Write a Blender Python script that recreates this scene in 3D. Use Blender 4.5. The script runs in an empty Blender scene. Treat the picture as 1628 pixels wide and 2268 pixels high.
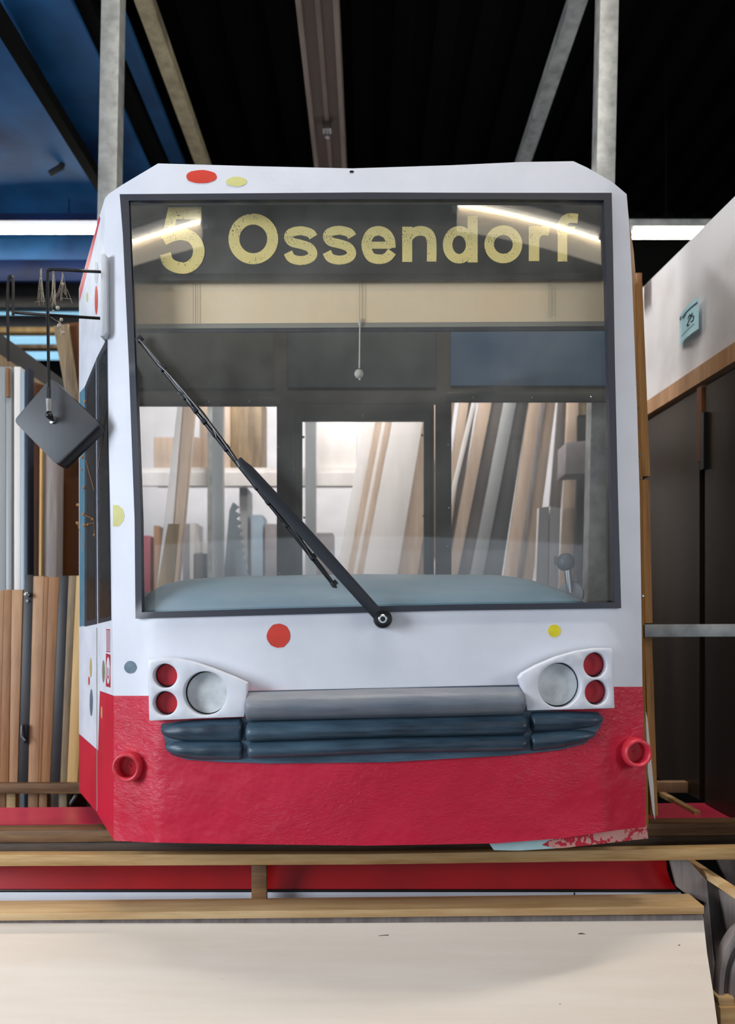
import bpy, bmesh, math, random
from mathutils import Vector, Matrix, geometry
random.seed(5)
S = bpy.context.scene
COL = S.collection
# ------------------------------------------------------------------ camera
F, CX, CY, CH = 1638.0, 814.0, 1387.0, 1.5      # focal length (px of a 1628x2268 frame), vanishing point, eye height
def P(px, py, Y):
    return Vector(((px-CX)/F*Y, Y, CH-(py-CY)/F*Y))
cam_d = bpy.data.cameras.new('camera'); cam = bpy.data.objects.new('camera', cam_d); COL.objects.link(cam)
cam.location = (0, 0, CH); cam.rotation_euler = (math.pi/2, 0, 0)
cam_d.sensor_fit = 'VERTICAL'; cam_d.sensor_height = 36; cam_d.lens = F/2268*36
cam_d.shift_y = (CY-1134)/2268
cam_d.clip_start = 0.05
cam_d.dof.use_dof = True; cam_d.dof.focus_distance = 2.75; cam_d.dof.aperture_fstop = 1.5
S.camera = cam
# ------------------------------------------------------------------ world, lights, exposure
S.view_settings.view_transform = 'Standard'; S.view_settings.look = 'None'
S.view_settings.gamma = 1; S.view_settings.use_curve_mapping = False
S.view_settings.exposure = 0.0
W = bpy.data.worlds.new('hall_daylight'); S.world = W; W.use_nodes = True
W.node_tree.nodes['Background'].inputs[0].default_value = (0.72, 0.84, 1.0, 1)
W.node_tree.nodes['Background'].inputs[1].default_value = 1.15
def area(name, loc, target, sx, sy, power, col):
    l = bpy.data.lights.new(name, 'AREA'); l.shape = 'RECTANGLE'; l.size = sx; l.size_y = sy
    l.energy = power; l.color = col
    o = bpy.data.objects.new(name, l); COL.objects.link(o); o.location = loc
    o.rotation_euler = (Vector(target)-Vector(loc)).to_track_quat('-Z', 'Y').to_euler()
    return o
area('daylight_windows_left', (-6.05, 0.1, 2.4), (-1.0, 1.6, 1.7), 3.8, 2.8, 660, (0.84, 0.91, 1.0))   # window band in the left hall wall
area('fill_light_right', (6.05, -0.1, 2.5), (0.8, 1.5, 1.4), 2.8, 2.4, 160, (0.95, 0.96, 1.0))    # added soft fill from the right side
area('roof_lamp_front', (0.1, 2.0, 6.0), (0, 2.8, 0.2), 3.0, 0.14, 150, (1.0, 0.93, 0.84))      # ceiling tubes over the aisle
area('planks_fill_light', (-0.2, 4.9, 4.4), (0.1, 6.6, 1.4), 2.2, 0.3, 130, (1.0, 0.97, 0.94))     # added fill that lights the planks in the timber store
area('daylight_side', (3.6, 6.2, 3.0), (0, 5.6, 1.5), 1.6, 1.6, 50, (0.9, 0.95, 1.0))
# ------------------------------------------------------------------ materials
def lin(c):
    c /= 255.0
    return c/12.92 if c <= 0.04045 else ((c+0.055)/1.055)**2.4
def RGB(r, g, b): return (lin(r), lin(g), lin(b), 1)
def new_mat(name):
    m = bpy.data.materials.new(name); m.use_nodes = True
    nt = m.node_tree; b = nt.nodes['Principled BSDF']
    return m, nt, b
def coords(nt, scale=(1, 1, 1)):
    tc = nt.nodes.new('ShaderNodeTexCoord'); mp = nt.nodes.new('ShaderNodeMapping')
    mp.inputs['Scale'].default_value = scale
    nt.links.new(tc.outputs['Object'], mp.inputs['Vector']); return mp.outputs[0]
def noise(nt, vec, scale, detail=4, rough=0.55):
    n = nt.nodes.new('ShaderNodeTexNoise'); n.inputs['Scale'].default_value = scale
    n.inputs['Detail'].default_value = detail; n.inputs['Roughness'].default_value = rough
    nt.links.new(vec, n.inputs['Vector']); return n.outputs['Fac']
def ramp(nt, fac, stops):
    r = nt.nodes.new('ShaderNodeValToRGB'); e = r.color_ramp.elements
    while len(e) < len(stops): e.new(0.5)
    for i, (p, c) in enumerate(stops): e[i].position = p; e[i].color = c
    nt.links.new(fac, r.inputs[0]); return r.outputs[0]
def bump(nt, b, fac, strength, dist=0.01):
    n = nt.nodes.new('ShaderNodeBump'); n.inputs['Strength'].default_value = strength
    n.inputs['Distance'].default_value = dist
    nt.links.new(fac, n.inputs['Height']); nt.links.new(n.outputs[0], b.inputs['Normal'])
def paint(name, c, c2=None, rough=0.5, scale=6, lo=0.35, hi=0.7, metal=0, bmp=0, bscale=60, stretch=(1, 1, 1), spec=0.5, coat=0):
    m, nt, b = new_mat(name)
    v = coords(nt, stretch)
    if c2: nt.links.new(ramp(nt, noise(nt, v, scale), [(lo, RGB(*c)), (hi, RGB(*c2))]), b.inputs['Base Color'])
    else: b.inputs['Base Color'].default_value = RGB(*c)
    b.inputs['Roughness'].default_value = rough; b.inputs['Metallic'].default_value = metal
    b.inputs['Specular IOR Level'].default_value = spec
    b.inputs['Coat Weight'].default_value = coat
    if bmp: bump(nt, b, noise(nt, v, bscale, 5), bmp)
    return m
def wood(name, c, c2, axis='x', rough=0.6, scale=9, c3=None, bmp=0.08):
    s = {'x': (0.12, 1.6, 1.6), 'y': (1.6, 0.12, 1.6), 'z': (1.6, 1.6, 0.12)}[axis]
    m, nt, b = new_mat(name); v = coords(nt, s)
    n1 = noise(nt, v, scale*1.6, 6, 0.6)
    n2 = noise(nt, v, scale*9, 3, 0.5)
    mx = nt.nodes.new('ShaderNodeMath'); mx.operation = 'MULTIPLY_ADD'
    nt.links.new(n2, mx.inputs[0]); mx.inputs[1].default_value = 0.35; nt.links.new(n1, mx.inputs[2])
    st = [(0.45, RGB(*c)), (0.85, RGB(*c2))]
    if c3: st.insert(1, (0.66, RGB(*c3)))
    nt.links.new(ramp(nt, mx.outputs[0], st), b.inputs['Base Color'])
    b.inputs['Roughness'].default_value = rough
    bump(nt, b, mx.outputs[0], bmp, 0.004)
    return m
def glass_mat(name, refl=2.0, dust=0.08, dustcol=(200, 200, 200), smear=True, tint=(1, 1, 1, 1)):
    m, nt, b = new_mat(name); nt.nodes.remove(b)
    out = nt.nodes['Material Output']
    tr = nt.nodes.new('ShaderNodeBsdfTransparent'); tr.inputs[0].default_value = tint
    gl = nt.nodes.new('ShaderNodeBsdfGlossy'); gl.inputs['Roughness'].default_value = 0.015
    df = nt.nodes.new('ShaderNodeBsdfDiffuse'); df.inputs[0].default_value = RGB(*dustcol)
    fr = nt.nodes.new('ShaderNodeFresnel'); fr.inputs[0].default_value = 1.49
    ge = nt.nodes.new('ShaderNodeNewGeometry')
    iv = nt.nodes.new('ShaderNodeMath'); iv.operation = 'SUBTRACT'; iv.inputs[0].default_value = 1
    nt.links.new(ge.outputs['Backfacing'], iv.inputs[1])
    m1 = nt.nodes.new('ShaderNodeMath'); m1.operation = 'MULTIPLY'; m1.inputs[1].default_value = refl
    nt.links.new(fr.outputs[0], m1.inputs[0])
    m2 = nt.nodes.new('ShaderNodeMath'); m2.operation = 'MULTIPLY'
    nt.links.new(m1.outputs[0], m2.inputs[0]); nt.links.new(iv.outputs[0], m2.inputs[1])
    mixd = nt.nodes.new('ShaderNodeMixShader')
    md = nt.nodes.new('ShaderNodeMath'); md.operation = 'MULTIPLY'
    if smear:
        v = coords(nt)
        mr = nt.nodes.new('ShaderNodeMapRange'); mr.inputs[1].default_value = 0.35; mr.inputs[2].default_value = 0.75
        mr.inputs[3].default_value = dust*0.55; mr.inputs[4].default_value = dust*1.7
        nt.links.new(noise(nt, v, 3.2, 7, 0.6), mr.inputs[0]); nt.links.new(mr.outputs[0], md.inputs[0])
    else: md.inputs[0].default_value = dust
    nt.links.new(iv.outputs[0], md.inputs[1]); nt.links.new(md.outputs[0], mixd.inputs[0])
    nt.links.new(tr.outputs[0], mixd.inputs[1]); nt.links.new(df.outputs[0], mixd.inputs[2])
    mixg = nt.nodes.new('ShaderNodeMixShader')
    nt.links.new(m2.outputs[0], mixg.inputs[0]); nt.links.new(mixd.outputs[0], mixg.inputs[1]); nt.links.new(gl.outputs[0], mixg.inputs[2])
    nt.links.new(mixg.outputs[0], out.inputs[0])
    return m
def emit(name, c, s):
    m, nt, b = new_mat(name); b.inputs['Base Color'].default_value = RGB(*c)
    b.inputs['Emission Color'].default_value = RGB(*c); b.inputs['Emission Strength'].default_value = s
    return m
def speckle(name, c, dark, scale, th):
    m, nt, b = new_mat(name); v = coords(nt)
    a = noise(nt, v, scale, 3, 0.7); g = noise(nt, v, 14, 3, 0.5)
    ad = nt.nodes.new('ShaderNodeMath'); ad.operation = 'MULTIPLY_ADD'; ad.inputs[1].default_value = 0.45
    nt.links.new(g, ad.inputs[0]); nt.links.new(a, ad.inputs[2])
    nt.links.new(ramp(nt, ad.outputs[0], [(0, RGB(*dark)), (th, RGB(*dark)), (th+0.03, RGB(*c)), (1, RGB(*c))]), b.inputs['Base Color'])
    b.inputs['Roughness'].default_value = 0.55
    return m
M = {}
M['white'] = paint('white_gloss_paint', (216, 219, 228), (208, 211, 220), 0.42, 5, bmp=0.05, bscale=35)
M['white_side'] = paint('white_side_paint', (222, 225, 233), (206, 211, 222), 0.5, 9, bmp=0.05, bscale=30)
M['grey_white'] = paint('light_grey_plate', (196, 200, 206), None, 0.5)
def red_mat():
    m, nt, b = new_mat('red_papier_mache_paint'); v = coords(nt)
    nt.links.new(ramp(nt, noise(nt, v, 4, 4), [(0.3, RGB(208, 26, 62)), (0.72, RGB(190, 18, 50))]), b.inputs['Base Color'])
    b.inputs['Roughness'].default_value = 0.42
    v2 = coords(nt, (1, 1, 2.2))
    w = noise(nt, v2, 24, 5, 0.6); w.node.inputs['Distortion'].default_value = 1.8
    big = noise(nt, v, 2.6, 2, 0.5)
    mr = nt.nodes.new('ShaderNodeMapRange'); mr.inputs[1].default_value = 0.42; mr.inputs[2].default_value = 0.62
    nt.links.new(big, mr.inputs[0])
    mu = nt.nodes.new('ShaderNodeMath'); mu.operation = 'MULTIPLY'; nt.links.new(w, mu.inputs[0]); nt.links.new(mr.outputs[0], mu.inputs[1])
    ad = nt.nodes.new('ShaderNodeMath'); ad.operation = 'MULTIPLY_ADD'; nt.links.new(noise(nt, v, 7, 3), ad.inputs[0]); ad.inputs[1].default_value = 1.6
    nt.links.new(mu.outputs[0], ad.inputs[2])
    bump(nt, b, ad.outputs[0], 0.36, 0.02); return m
M['red'] = red_mat()
M['red_flat'] = paint('red_board_paint', (206, 26, 58), (190, 20, 48), 0.42, 5, bmp=0.06, bscale=30)
M['ring_red'] = paint('worn_pink_red_ring', (214, 62, 78), (190, 30, 50), 0.4, 20)
M['red_wagon'] = paint('wagon_red_paint', (176, 10, 16), (156, 8, 12), 0.3, 3)
M['red_lens'] = paint('red_lamp_disc', (196, 12, 34), (176, 8, 28), 0.3, 18)
M['lamp_white'] = paint('smoky_white_lens', (214, 218, 218), (164, 168, 168), 0.3, 11, 0.42, 0.78)
M['blue_rib'] = paint('slate_blue_brushed_paint', (72, 98, 116), (28, 42, 56), 0.4, 7, 0.35, 0.7, bmp=0.6, bscale=16, stretch=(0.35, 1, 2.2))
M['grey_rib'] = paint('grey_brushed_paint', (136, 136, 140), (92, 104, 118), 0.45, 5, 0.35, 0.7, bmp=0.5, bscale=16, stretch=(0.2, 1, 1.6))  # greyer brushed paint for the top roll
M['rubber'] = paint('black_window_rubber', (44, 47, 58), None, 0.45)
M['black'] = paint('black_metal', (12, 13, 15), None, 0.35)
M['black_plastic'] = paint('wiper_black_plastic', (34, 37, 44), None, 0.4)
M['grey_plate'] = paint('grey_mirror_board', (62, 65, 70), (74, 77, 82), 0.5, 4, bmp=0.03)
M['chrome'] = paint('worn_chrome', (190, 190, 190), None, 0.25, metal=1)
M['steel'] = paint('galvanised_steel', (158, 161, 160), (116, 118, 117), 0.55, 11, 0.35, 0.7, metal=0.35, bmp=0.05)
M['steel_yel'] = paint('yellowed_steel_edge', (170, 160, 130), (130, 120, 95), 0.5, 12, metal=0.3)
M['glass'] = glass_mat('windscreen_acrylic', 1.75, 0.10, (196, 196, 190))
M['pane'] = glass_mat('bulkhead_acrylic', 1.4, 0.12, (188, 190, 196), smear=False)
M['board_dark'] = paint('destination_board_black', (40, 39, 35), (52, 51, 44), 0.5, 7)
M['gold'] = speckle('worn_yellow_lettering', (255, 234, 150), (50, 44, 28), 170, 0.575)
M['cream'] = paint('cream_blind_cloth', (255, 232, 194), (250, 222, 178), 0.7, 3)
M['hem'] = paint('grey_hem', (150, 148, 134), None, 0.6)
M['bulk'] = paint('dark_brown_grey_frame', (58, 55, 49), (50, 47, 42), 0.6, 9)
M['panel_l'] = paint('olive_grey_panel', (64, 66, 60), (54, 56, 52), 0.5, 3)
M['panel_m'] = paint('slate_panel', (72, 79, 82), (62, 68, 70), 0.5, 3)
M['panel_r'] = paint('painted_blue_reflection_panel', (84, 108, 132), (60, 90, 122), 0.45, 2.2)  # blue windscreen reflection put into the panel colour
M['dash'] = paint('pale_teal_dashboard', (134, 156, 168), (84, 130, 148), 0.5, 2.6, 0.4, 0.75, stretch=(0.5, 1, 3), bmp=0.1, bscale=25)
M['cord'] = paint('off_white_cord', (205, 200, 188), None, 0.7)
M['teal'] = paint('teal_painted_strip', (70, 118, 140), (88, 130, 150), 0.5, 12)
M['dark_glass'] = paint('dark_side_pane', (6, 6, 8), None, 0.3, spec=0.1)
M['navy_profile'] = paint('navy_metal_profile', (30, 42, 62), None, 0.5)
M['dot_red'] = paint('orange_red_dot', (206, 58, 40), (190, 48, 30), 0.5, 12)
M['dot_yel'] = paint('pale_yellow_dot', (206, 204, 132), (196, 190, 120), 0.6, 14)
M['dot_bright'] = paint('bright_yellow_dot', (226, 212, 30), (200, 185, 20), 0.5, 20)
M['dot_blue'] = paint('blue_grey_dot', (98, 122, 138), (78, 98, 114), 0.5, 30)
M['dot_tan'] = paint('tan_dot', (190, 168, 108), None, 0.6)
M['dot_olive'] = paint('olive_dot', (126, 128, 104), None, 0.6)
M['lip'] = speckle('scuffed_red_and_white_paint', (206, 150, 140), (190, 26, 52), 30, 0.70)
M['lip_blue'] = paint('pale_blue_primer', (160, 196, 200), (176, 204, 206), 0.6, 14)
M['ply_edge'] = wood('plywood_edge', (168, 118, 52), (112, 72, 26), 'z')
M['pine'] = wood('pine', (206, 172, 122), (168, 128, 78), 'x', c3=(192, 156, 104))
M['pine_light'] = wood('light_pine', (222, 192, 148), (186, 146, 96), 'x', scale=5, c3=(206, 172, 124))
M['brown_beam'] = wood('brown_stained_beam', (140, 104, 66), (84, 56, 32), 'x')
M['dark_beam'] = wood('dark_weathered_beam', (96, 76, 58), (48, 36, 28), 'x')
M['ply'] = wood('birch_plywood', (232, 220, 206), (220, 204, 186), 'x', scale=2.0, bmp=0.02, rough=0.65)
M['ply_grey'] = wood('grey_weathered_ply', (150, 140, 136), (108, 98, 94), 'z', scale=5)
M['ply_dark'] = wood('dark_grey_ply', (98, 88, 84), (66, 58, 56), 'z', scale=6)  # darker grey ply for rib panels, knots and boards
M['tan'] = wood('tan_timber', (186, 146, 108), (150, 108, 74), 'z', scale=5)
M['tan2'] = wood('brown_timber', (160, 112, 70), (124, 82, 46), 'z', scale=6)
M['weather'] = wood('weathered_timber', (150, 128, 96), (92, 74, 52), 'z', scale=7)
M['paleyel'] = wood('pale_yellow_timber', (218, 182, 122), (190, 148, 88), 'z', scale=5)
M['black_board'] = paint('black_painted_timber', (24, 24, 26), (34, 34, 36), 0.5, 12)
M['white_board'] = paint('white_painted_timber', (226, 222, 220), (208, 202, 198), 0.55, 6, stretch=(1, 1, 0.2))
M['white_sheet'] = paint('smudged_white_board', (214, 212, 214), (186, 184, 188), 0.5, 2.4, 0.4, 0.8)
M['grey_profile'] = paint('grey_profile', (150, 154, 156), (128, 132, 134), 0.4, 5, stretch=(1, 1, .1))
M['blue_profile'] = paint('pale_blue_profile', (158, 176, 190), (138, 158, 174), 0.4, 5, stretch=(1, 1, .1))
M['pink_tan'] = wood('pale_tan_timber', (200, 178, 158), (174, 150, 130), 'z', scale=4)
M['cab_brown'] = wood('orange_brown_cabinet', (112, 62, 12), (80, 40, 6), 'z', scale=3)
M['cab_dark'] = wood('dark_brown_door', (44, 32, 18), (30, 21, 12), 'z', scale=3, rough=0.4)
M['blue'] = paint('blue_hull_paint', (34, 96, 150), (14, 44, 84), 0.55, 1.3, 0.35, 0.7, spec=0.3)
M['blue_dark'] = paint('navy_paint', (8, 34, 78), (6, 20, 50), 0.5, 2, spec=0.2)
M['ceil'] = paint('black_ceiling', (3, 4, 3), None, 0.9, spec=0.1)
M['wall_dark'] = paint('dark_wall', (14, 13, 12), None, 0.9, spec=0.1)
M['wall_white'] = paint('white_plaster', (214, 212, 216), (196, 194, 198), 0.8, 2)
M['concrete'] = paint('concrete_floor', (96, 92, 88), (78, 75, 72), 0.8, 3)
M['girder'] = paint('taupe_girder', (112, 98, 90), (92, 80, 74), 0.6, 3)
M['girder_in'] = paint('taupe_girder_inner', (78, 66, 60), None, 0.6)
M['tube'] = emit('fluorescent_tube', (255, 246, 226), 22)
M['halo_panel'] = emit('halo_glow', (255, 240, 215), 2.4)
M['day'] = emit('daylit_pane', (150, 205, 235), 0.9)
M['web'] = paint('cobweb', (170, 160, 145), None, 0.9)
M['cocoon'] = paint('dried_leaf_crumb', (176, 126, 76), None, 0.9)
M['paper'] = paint('pale_blue_paper', (168, 214, 228), (186, 224, 234), 0.7, 8)
M['ink'] = paint('dark_ink', (34, 50, 62), None, 0.7)
M['logo_red'] = paint('dark_red_print', (176, 32, 48), None, 0.5)
M['red_sheen'] = paint('red_painted_sheen', (222, 62, 92), (212, 54, 84), 0.3, 3)
M['red_box'] = paint('red_pale_tool_case', (150, 76, 88), None, 0.5)
M['clutter'] = paint('grey_carton', (138, 132, 134), (110, 104, 106), 0.7, 6)
# ------------------------------------------------------------------ object helpers
ORI = {}
def thing(name, label, cat, loc, group=None, kind=None):
    o = bpy.data.objects.new(name, None); COL.objects.link(o); o.location = loc; o.empty_display_size = 0.1
    ORI[o.name] = Vector(loc); o['label'] = label; o['category'] = cat
    if group: o['group'] = group
    if kind: o['kind'] = kind
    return o
def tag(o, label, cat=None, group=None, kind=None):
    if label: o['label'] = label
    if cat: o['category'] = cat
    if group: o['group'] = group
    if kind: o['kind'] = kind
    return o
def obj(name, vs, fs, m, parent=None, smooth=True, bev=0, sharp=35):
    me = bpy.data.meshes.new(name)
    vs = [Vector(v) for v in vs]
    lo = Vector([min(v[i] for v in vs) for i in range(3)]); hi = Vector([max(v[i] for v in vs) for i in range(3)])
    c = Vector(((lo.x+hi.x)/2, (lo.y+hi.y)/2, lo.z if parent is None else (lo.z+hi.z)/2))
    me.from_pydata([v-c for v in vs], [], fs)
    bm = bmesh.new(); bm.from_mesh(me)
    bmesh.ops.recalc_face_normals(bm, faces=bm.faces)
    if bev:
        es = [e for e in bm.edges if len(e.link_faces) == 2 and e.calc_face_angle(0) > math.radians(35)]
        bmesh.ops.bevel(bm, geom=es, offset=bev, segments=2, affect='EDGES', profile=0.5)
    for f in bm.faces: f.smooth = smooth
    bm.to_mesh(me); bm.free()
    me.set_sharp_from_angle(angle=math.radians(sharp))
    me.materials.append(m)
    o = bpy.data.objects.new(name, me); COL.objects.link(o); ORI[o.name] = c
    if parent is not None:
        o.parent = parent; o.location = c-ORI[parent.name]
    else: o.location = c
    return o
class MB:
    def __init__(s): s.v = []; s.f = []
    def add(s, v, f):
        n = len(s.v); s.v += [Vector(p) for p in v]; s.f += [[i+n for i in q] for q in f]; return s
    def box(s, x0, x1, y0, y1, z0, z1):
        v = [(x, y, z) for x in (x0, x1) for y in (y0, y1) for z in (z0, z1)]
        return s.add(v, [(0,1,3,2), (4,6,7,5), (0,4,5,1), (2,3,7,6), (0,2,6,4), (1,5,7,3)])
    def prism(s, front, off):
        n = len(front); off = Vector(off); v = [Vector(p) for p in front]; v += [p+off for p in v]
        f = [list(range(n)), [n+i for i in reversed(range(n))]] + [[i, n+i, n+(i+1) % n, (i+1) % n] for i in range(n)]
        return s.add(v, f)
    def bar(s, a, b, w, h, up=(0, 0, 1)):
        a = Vector(a); b = Vector(b); d = (b-a).normalized(); up = Vector(up)
        r = d.cross(up).normalized(); u = r.cross(d).normalized()
        q = [a-r*w/2-u*h/2, a+r*w/2-u*h/2, a+r*w/2+u*h/2, a-r*w/2+u*h/2]
        return s.prism(q, b-a)
    def tube(s, path, rad, n=10, flat=1.0, updir=None):
        path = [Vector(p) for p in path]; N = len(path)
        rs = rad if isinstance(rad, (list, tuple)) else [rad]*N
        base = len(s.v); prev = None
        for i, p in enumerate(path):
            t = (path[min(i+1, N-1)]-path[max(i-1, 0)]).normalized()
            if prev is None:
                ref = Vector(updir) if updir else (Vector((0, 0, 1)) if abs(t.z) < 0.9 else Vector((1, 0, 0)))
                u = (ref-t*ref.dot(t)).normalized()
            else: u = (prev-t*prev.dot(t)).normalized()
            prev = u; w = t.cross(u)
            for k in range(n):
                a = 2*math.pi*k/n
                s.v.append(p+(u*math.cos(a)*flat+w*math.sin(a))*rs[i])
        for i in range(N-1):
            for k in range(n):
                k2 = (k+1) % n
                s.f.append([base+i*n+k, base+i*n+k2, base+(i+1)*n+k2, base+(i+1)*n+k])
        s.f.append([base+k for k in reversed(range(n))]); s.f.append([base+(N-1)*n+k for k in range(n)])
        return s
    def lathe(s, c, axis, prof, n=40):
        c = Vector(c); a = Vector(axis).normalized(); u = a.orthogonal().normalized(); w = a.cross(u)
        base = len(s.v); N = len(prof)
        for r, h in prof:
            for k in range(n):
                t = 2*math.pi*k/n; s.v.append(c+a*h+(u*math.cos(t)+w*math.sin(t))*max(r, 1e-5))
        for i in range(N-1):
            for k in range(n):
                k2 = (k+1) % n
                s.f.append([base+i*n+k, base+i*n+k2, base+(i+1)*n+k2, base+(i+1)*n+k])
        return s
    def ball(s, c, r, n=16):
        pr = [(r*math.sin(math.pi*i/n), -r*math.cos(math.pi*i/n)) for i in range(n+1)]
        return s.lathe(c, (0, 0, 1), pr, 2*n)
    def build(s, name, m, parent=None, **k): return obj(name, s.v, s.f, m, parent, **k)
def inside(p, poly):
    c = False; n = len(poly)
    for i in range(n):
        a = poly[i]; b = poly[(i+1) % n]
        if (a[1] > p[1]) != (b[1] > p[1]) and p[0] < (b[0]-a[0])*(p[1]-a[1])/(b[1]-a[1])+a[0]: c = not c
    return c
def resample(poly, step):
    out = []
    for i in range(len(poly)):
        a = poly[i]; b = poly[(i+1) % len(poly)]
        n = max(1, int(math.hypot(b[0]-a[0], b[1]-a[1])/step))
        for k in range(n): out.append((a[0]+(b[0]-a[0])*k/n, a[1]+(b[1]-a[1])*k/n))
    return out
def sheet_geo(outer, D, thick, holes=(), step=40, back=None):
    """curved board: outline in picture units, own depth D(px,py), real thickness straight back"""
    if not callable(D): d0 = D; D = lambda a, b: d0
    loops = [resample(outer, step)]+[resample(h, step) for h in holes]
    pts = []; edges = []
    for L in loops:
        n0 = len(pts); pts += L; edges += [(n0+i, n0+(i+1) % len(L)) for i in range(len(L))]
    x0 = min(p[0] for p in outer); x1 = max(p[0] for p in outer); y0 = min(p[1] for p in outer); y1 = max(p[1] for p in outer)
    x = x0+step*0.63
    while x < x1:
        y = y0+step*0.57
        while y < y1:
            q = (x, y)
            if inside(q, outer) and not any(inside(q, h) for h in holes):
                if min((q[0]-p[0])**2+(q[1]-p[1])**2 for L in loops for p in L) > (step*0.45)**2: pts.append(q)
            y += step
        x += step
    r = geometry.delaunay_2d_cdt([Vector(p) for p in pts], edges, [], 0, 1e-4)
    V2 = [tuple(v) for v in r[0]]; tris = []
    for t in r[2]:
        c = (sum(V2[i][0] for i in t)/3, sum(V2[i][1] for i in t)/3)
        if inside(c, outer) and not any(inside(c, h) for h in holes): tris.append(list(t))
    V = [P(a, b, D(a, b)) for a, b in V2]; n = len(V)
    if back is None: V += [v+Vector((0, thick, 0)) for v in V]
    else: V += [v+Vector((0, thick, 0)) for v in V]
    Fs = [list(t) for t in tris]+[[i+n for i in reversed(t)] for t in tris]
    cnt = {}
    for t in tris:
        for i in range(3):
            e = (t[i], t[(i+1) % 3]); cnt[e] = 1
    for (a, b) in list(cnt):
        if (b, a) not in cnt: Fs.append([b, a, a+n, b+n])
    return V, Fs
def sheet(name, outer, D, thick, m, parent=None, holes=(), step=40, bev=0, smooth=True):
    V, Fs = sheet_geo(outer, D, thick, holes, step)
    return obj(name, V, Fs, m, parent, smooth=smooth, bev=bev)
def ell(cx, cy, rx, ry, n=40, a0=0): return [(cx+rx*math.cos(a0+2*math.pi*i/n), cy+ry*math.sin(a0+2*math.pi*i/n)) for i in range(n)]
def quad(name, pts, Y, thick, m, parent=None, bev=0.002):
    """board: front outline (px,py) at depth Y (number, or one per corner), extruded straight back"""
    Ys = Y if isinstance(Y, (list, tuple)) else [Y]*len(pts)
    return MB().prism([P(p[0], p[1], y) for p, y in zip(pts, Ys)], (0, thick, 0)).build(name, m, parent, bev=bev, smooth=False)
def smooth_path(pts, k=6, closed=False):
    out = []; n = len(pts)
    rng = n if closed else n-1
    for i in range(rng):
        if closed: p0, p1, p2, p3 = pts[(i-1) % n], pts[i], pts[(i+1) % n], pts[(i+2) % n]
        else: p0, p1, p2, p3 = pts[max(i-1, 0)], pts[i], pts[i+1], pts[min(i+2, n-1)]
        for j in range(k):
            t = j/k
            out.append(tuple(0.5*((2*p1[a])+(-p0[a]+p2[a])*t+(2*p0[a]-5*p1[a]+4*p2[a]-p3[a])*t*t+(-p0[a]+3*p1[a]-3*p2[a]+p3[a])*t**3) for a in range(len(p1))))
    if not closed: out.append(tuple(pts[-1]))
    return out
def interp(x, tab):
    if x <= tab[0][0]: return tab[0][1]
    for (a, b), (c, d) in zip(tab, tab[1:]):
        if x <= c: return b+(d-b)*(x-a)/(c-a)
    return tab[-1][1]
# ------------------------------------------------------------------ the setting
HY0, HY1, HX, HZ = -6.0, 8.2, 6.2, 6.1
FL = -0.40        # floor height; picture height of a floor point at depth Y:
def FY(Y): return CY+(CH-FL)*F/Y
tag(MB().box(-HX, HX, HY0, HY1, FL-0.1, FL).build('floor', M['concrete'], smooth=False), 'grey concrete floor', kind='structure')
cb = MB(); cb.box(-HX, HX, HY0, HY1, HZ, HZ+0.1)
x = -HX
while x < HX-0.3: cb.box(x, x+0.16, HY0, HY1, HZ-0.06, HZ); x += 0.32
tag(cb.build('ceiling', M['ceil'], smooth=False), 'black trapezoidal sheet ceiling', kind='structure')
tag(MB().box(-HX-0.1, -HX, HY0, HY1, FL, HZ).build('wall_left', M['wall_dark'], smooth=False), 'dark hall wall', kind='structure')
tag(MB().box(HX, HX+0.1, HY0, HY1, FL, HZ).build('wall_right', M['wall_dark'], smooth=False), 'dark hall wall', kind='structure')
tag(MB().box(-HX, HX, HY1, HY1+0.1, FL, HZ).build('wall_back', M['wall_dark'], smooth=False), 'dark back wall of the hall', kind='structure')
tag(MB().box(-2.6, 1.9, 6.9, 7.0, FL, 3.6).build('wall_partition', M['wall_white'], smooth=False), 'white partition wall behind the timber store', kind='structure')
tag(MB().box(-HX, HX, HY0-0.1, HY0, 2.9, HZ).build('wall_front', M['wall_dark'], smooth=False), 'dark wall above the open hall gate behind the viewer', kind='structure')
# central ceiling girder: open channel running away from the viewer
g = thing('ceiling_girder', 'taupe steel channel girder running along the black ceiling above the tram roof', 'girder', (-0.285, 4.5, 5.0))
mb = MB()
mb.box(-0.405, -0.375, 2.6, 8.15, 5.0, 5.2); mb.box(-0.195, -0.165, 2.6, 8.15, 5.0, 5.2); mb.build('flange', M['girder'], g, smooth=False)
MB().box(-0.375, -0.195, 2.6, 8.15, 5.06, 5.1).build('web_plate', M['girder_in'], g, smooth=False)
MB().box(-0.30, -0.27, 2.6, 8.15, 5.045, 5.06).build('ridge', M['girder'], g, smooth=False)
mb = MB(); mb.tube([(-0.285, 5.25, 5.06), (-0.285, 5.25, 4.97)], 0.018); mb.box(-0.315, -0.255, 5.2, 5.26, 5.0, 5.03)
mb.build('bolt_clip', M['chrome'], g)
for yy in (3.2, 6.8): MB().box(-0.30, -0.27, yy, yy+0.04, 5.1, HZ-0.06).build('hanger', M['girder'], g, smooth=False)
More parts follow.
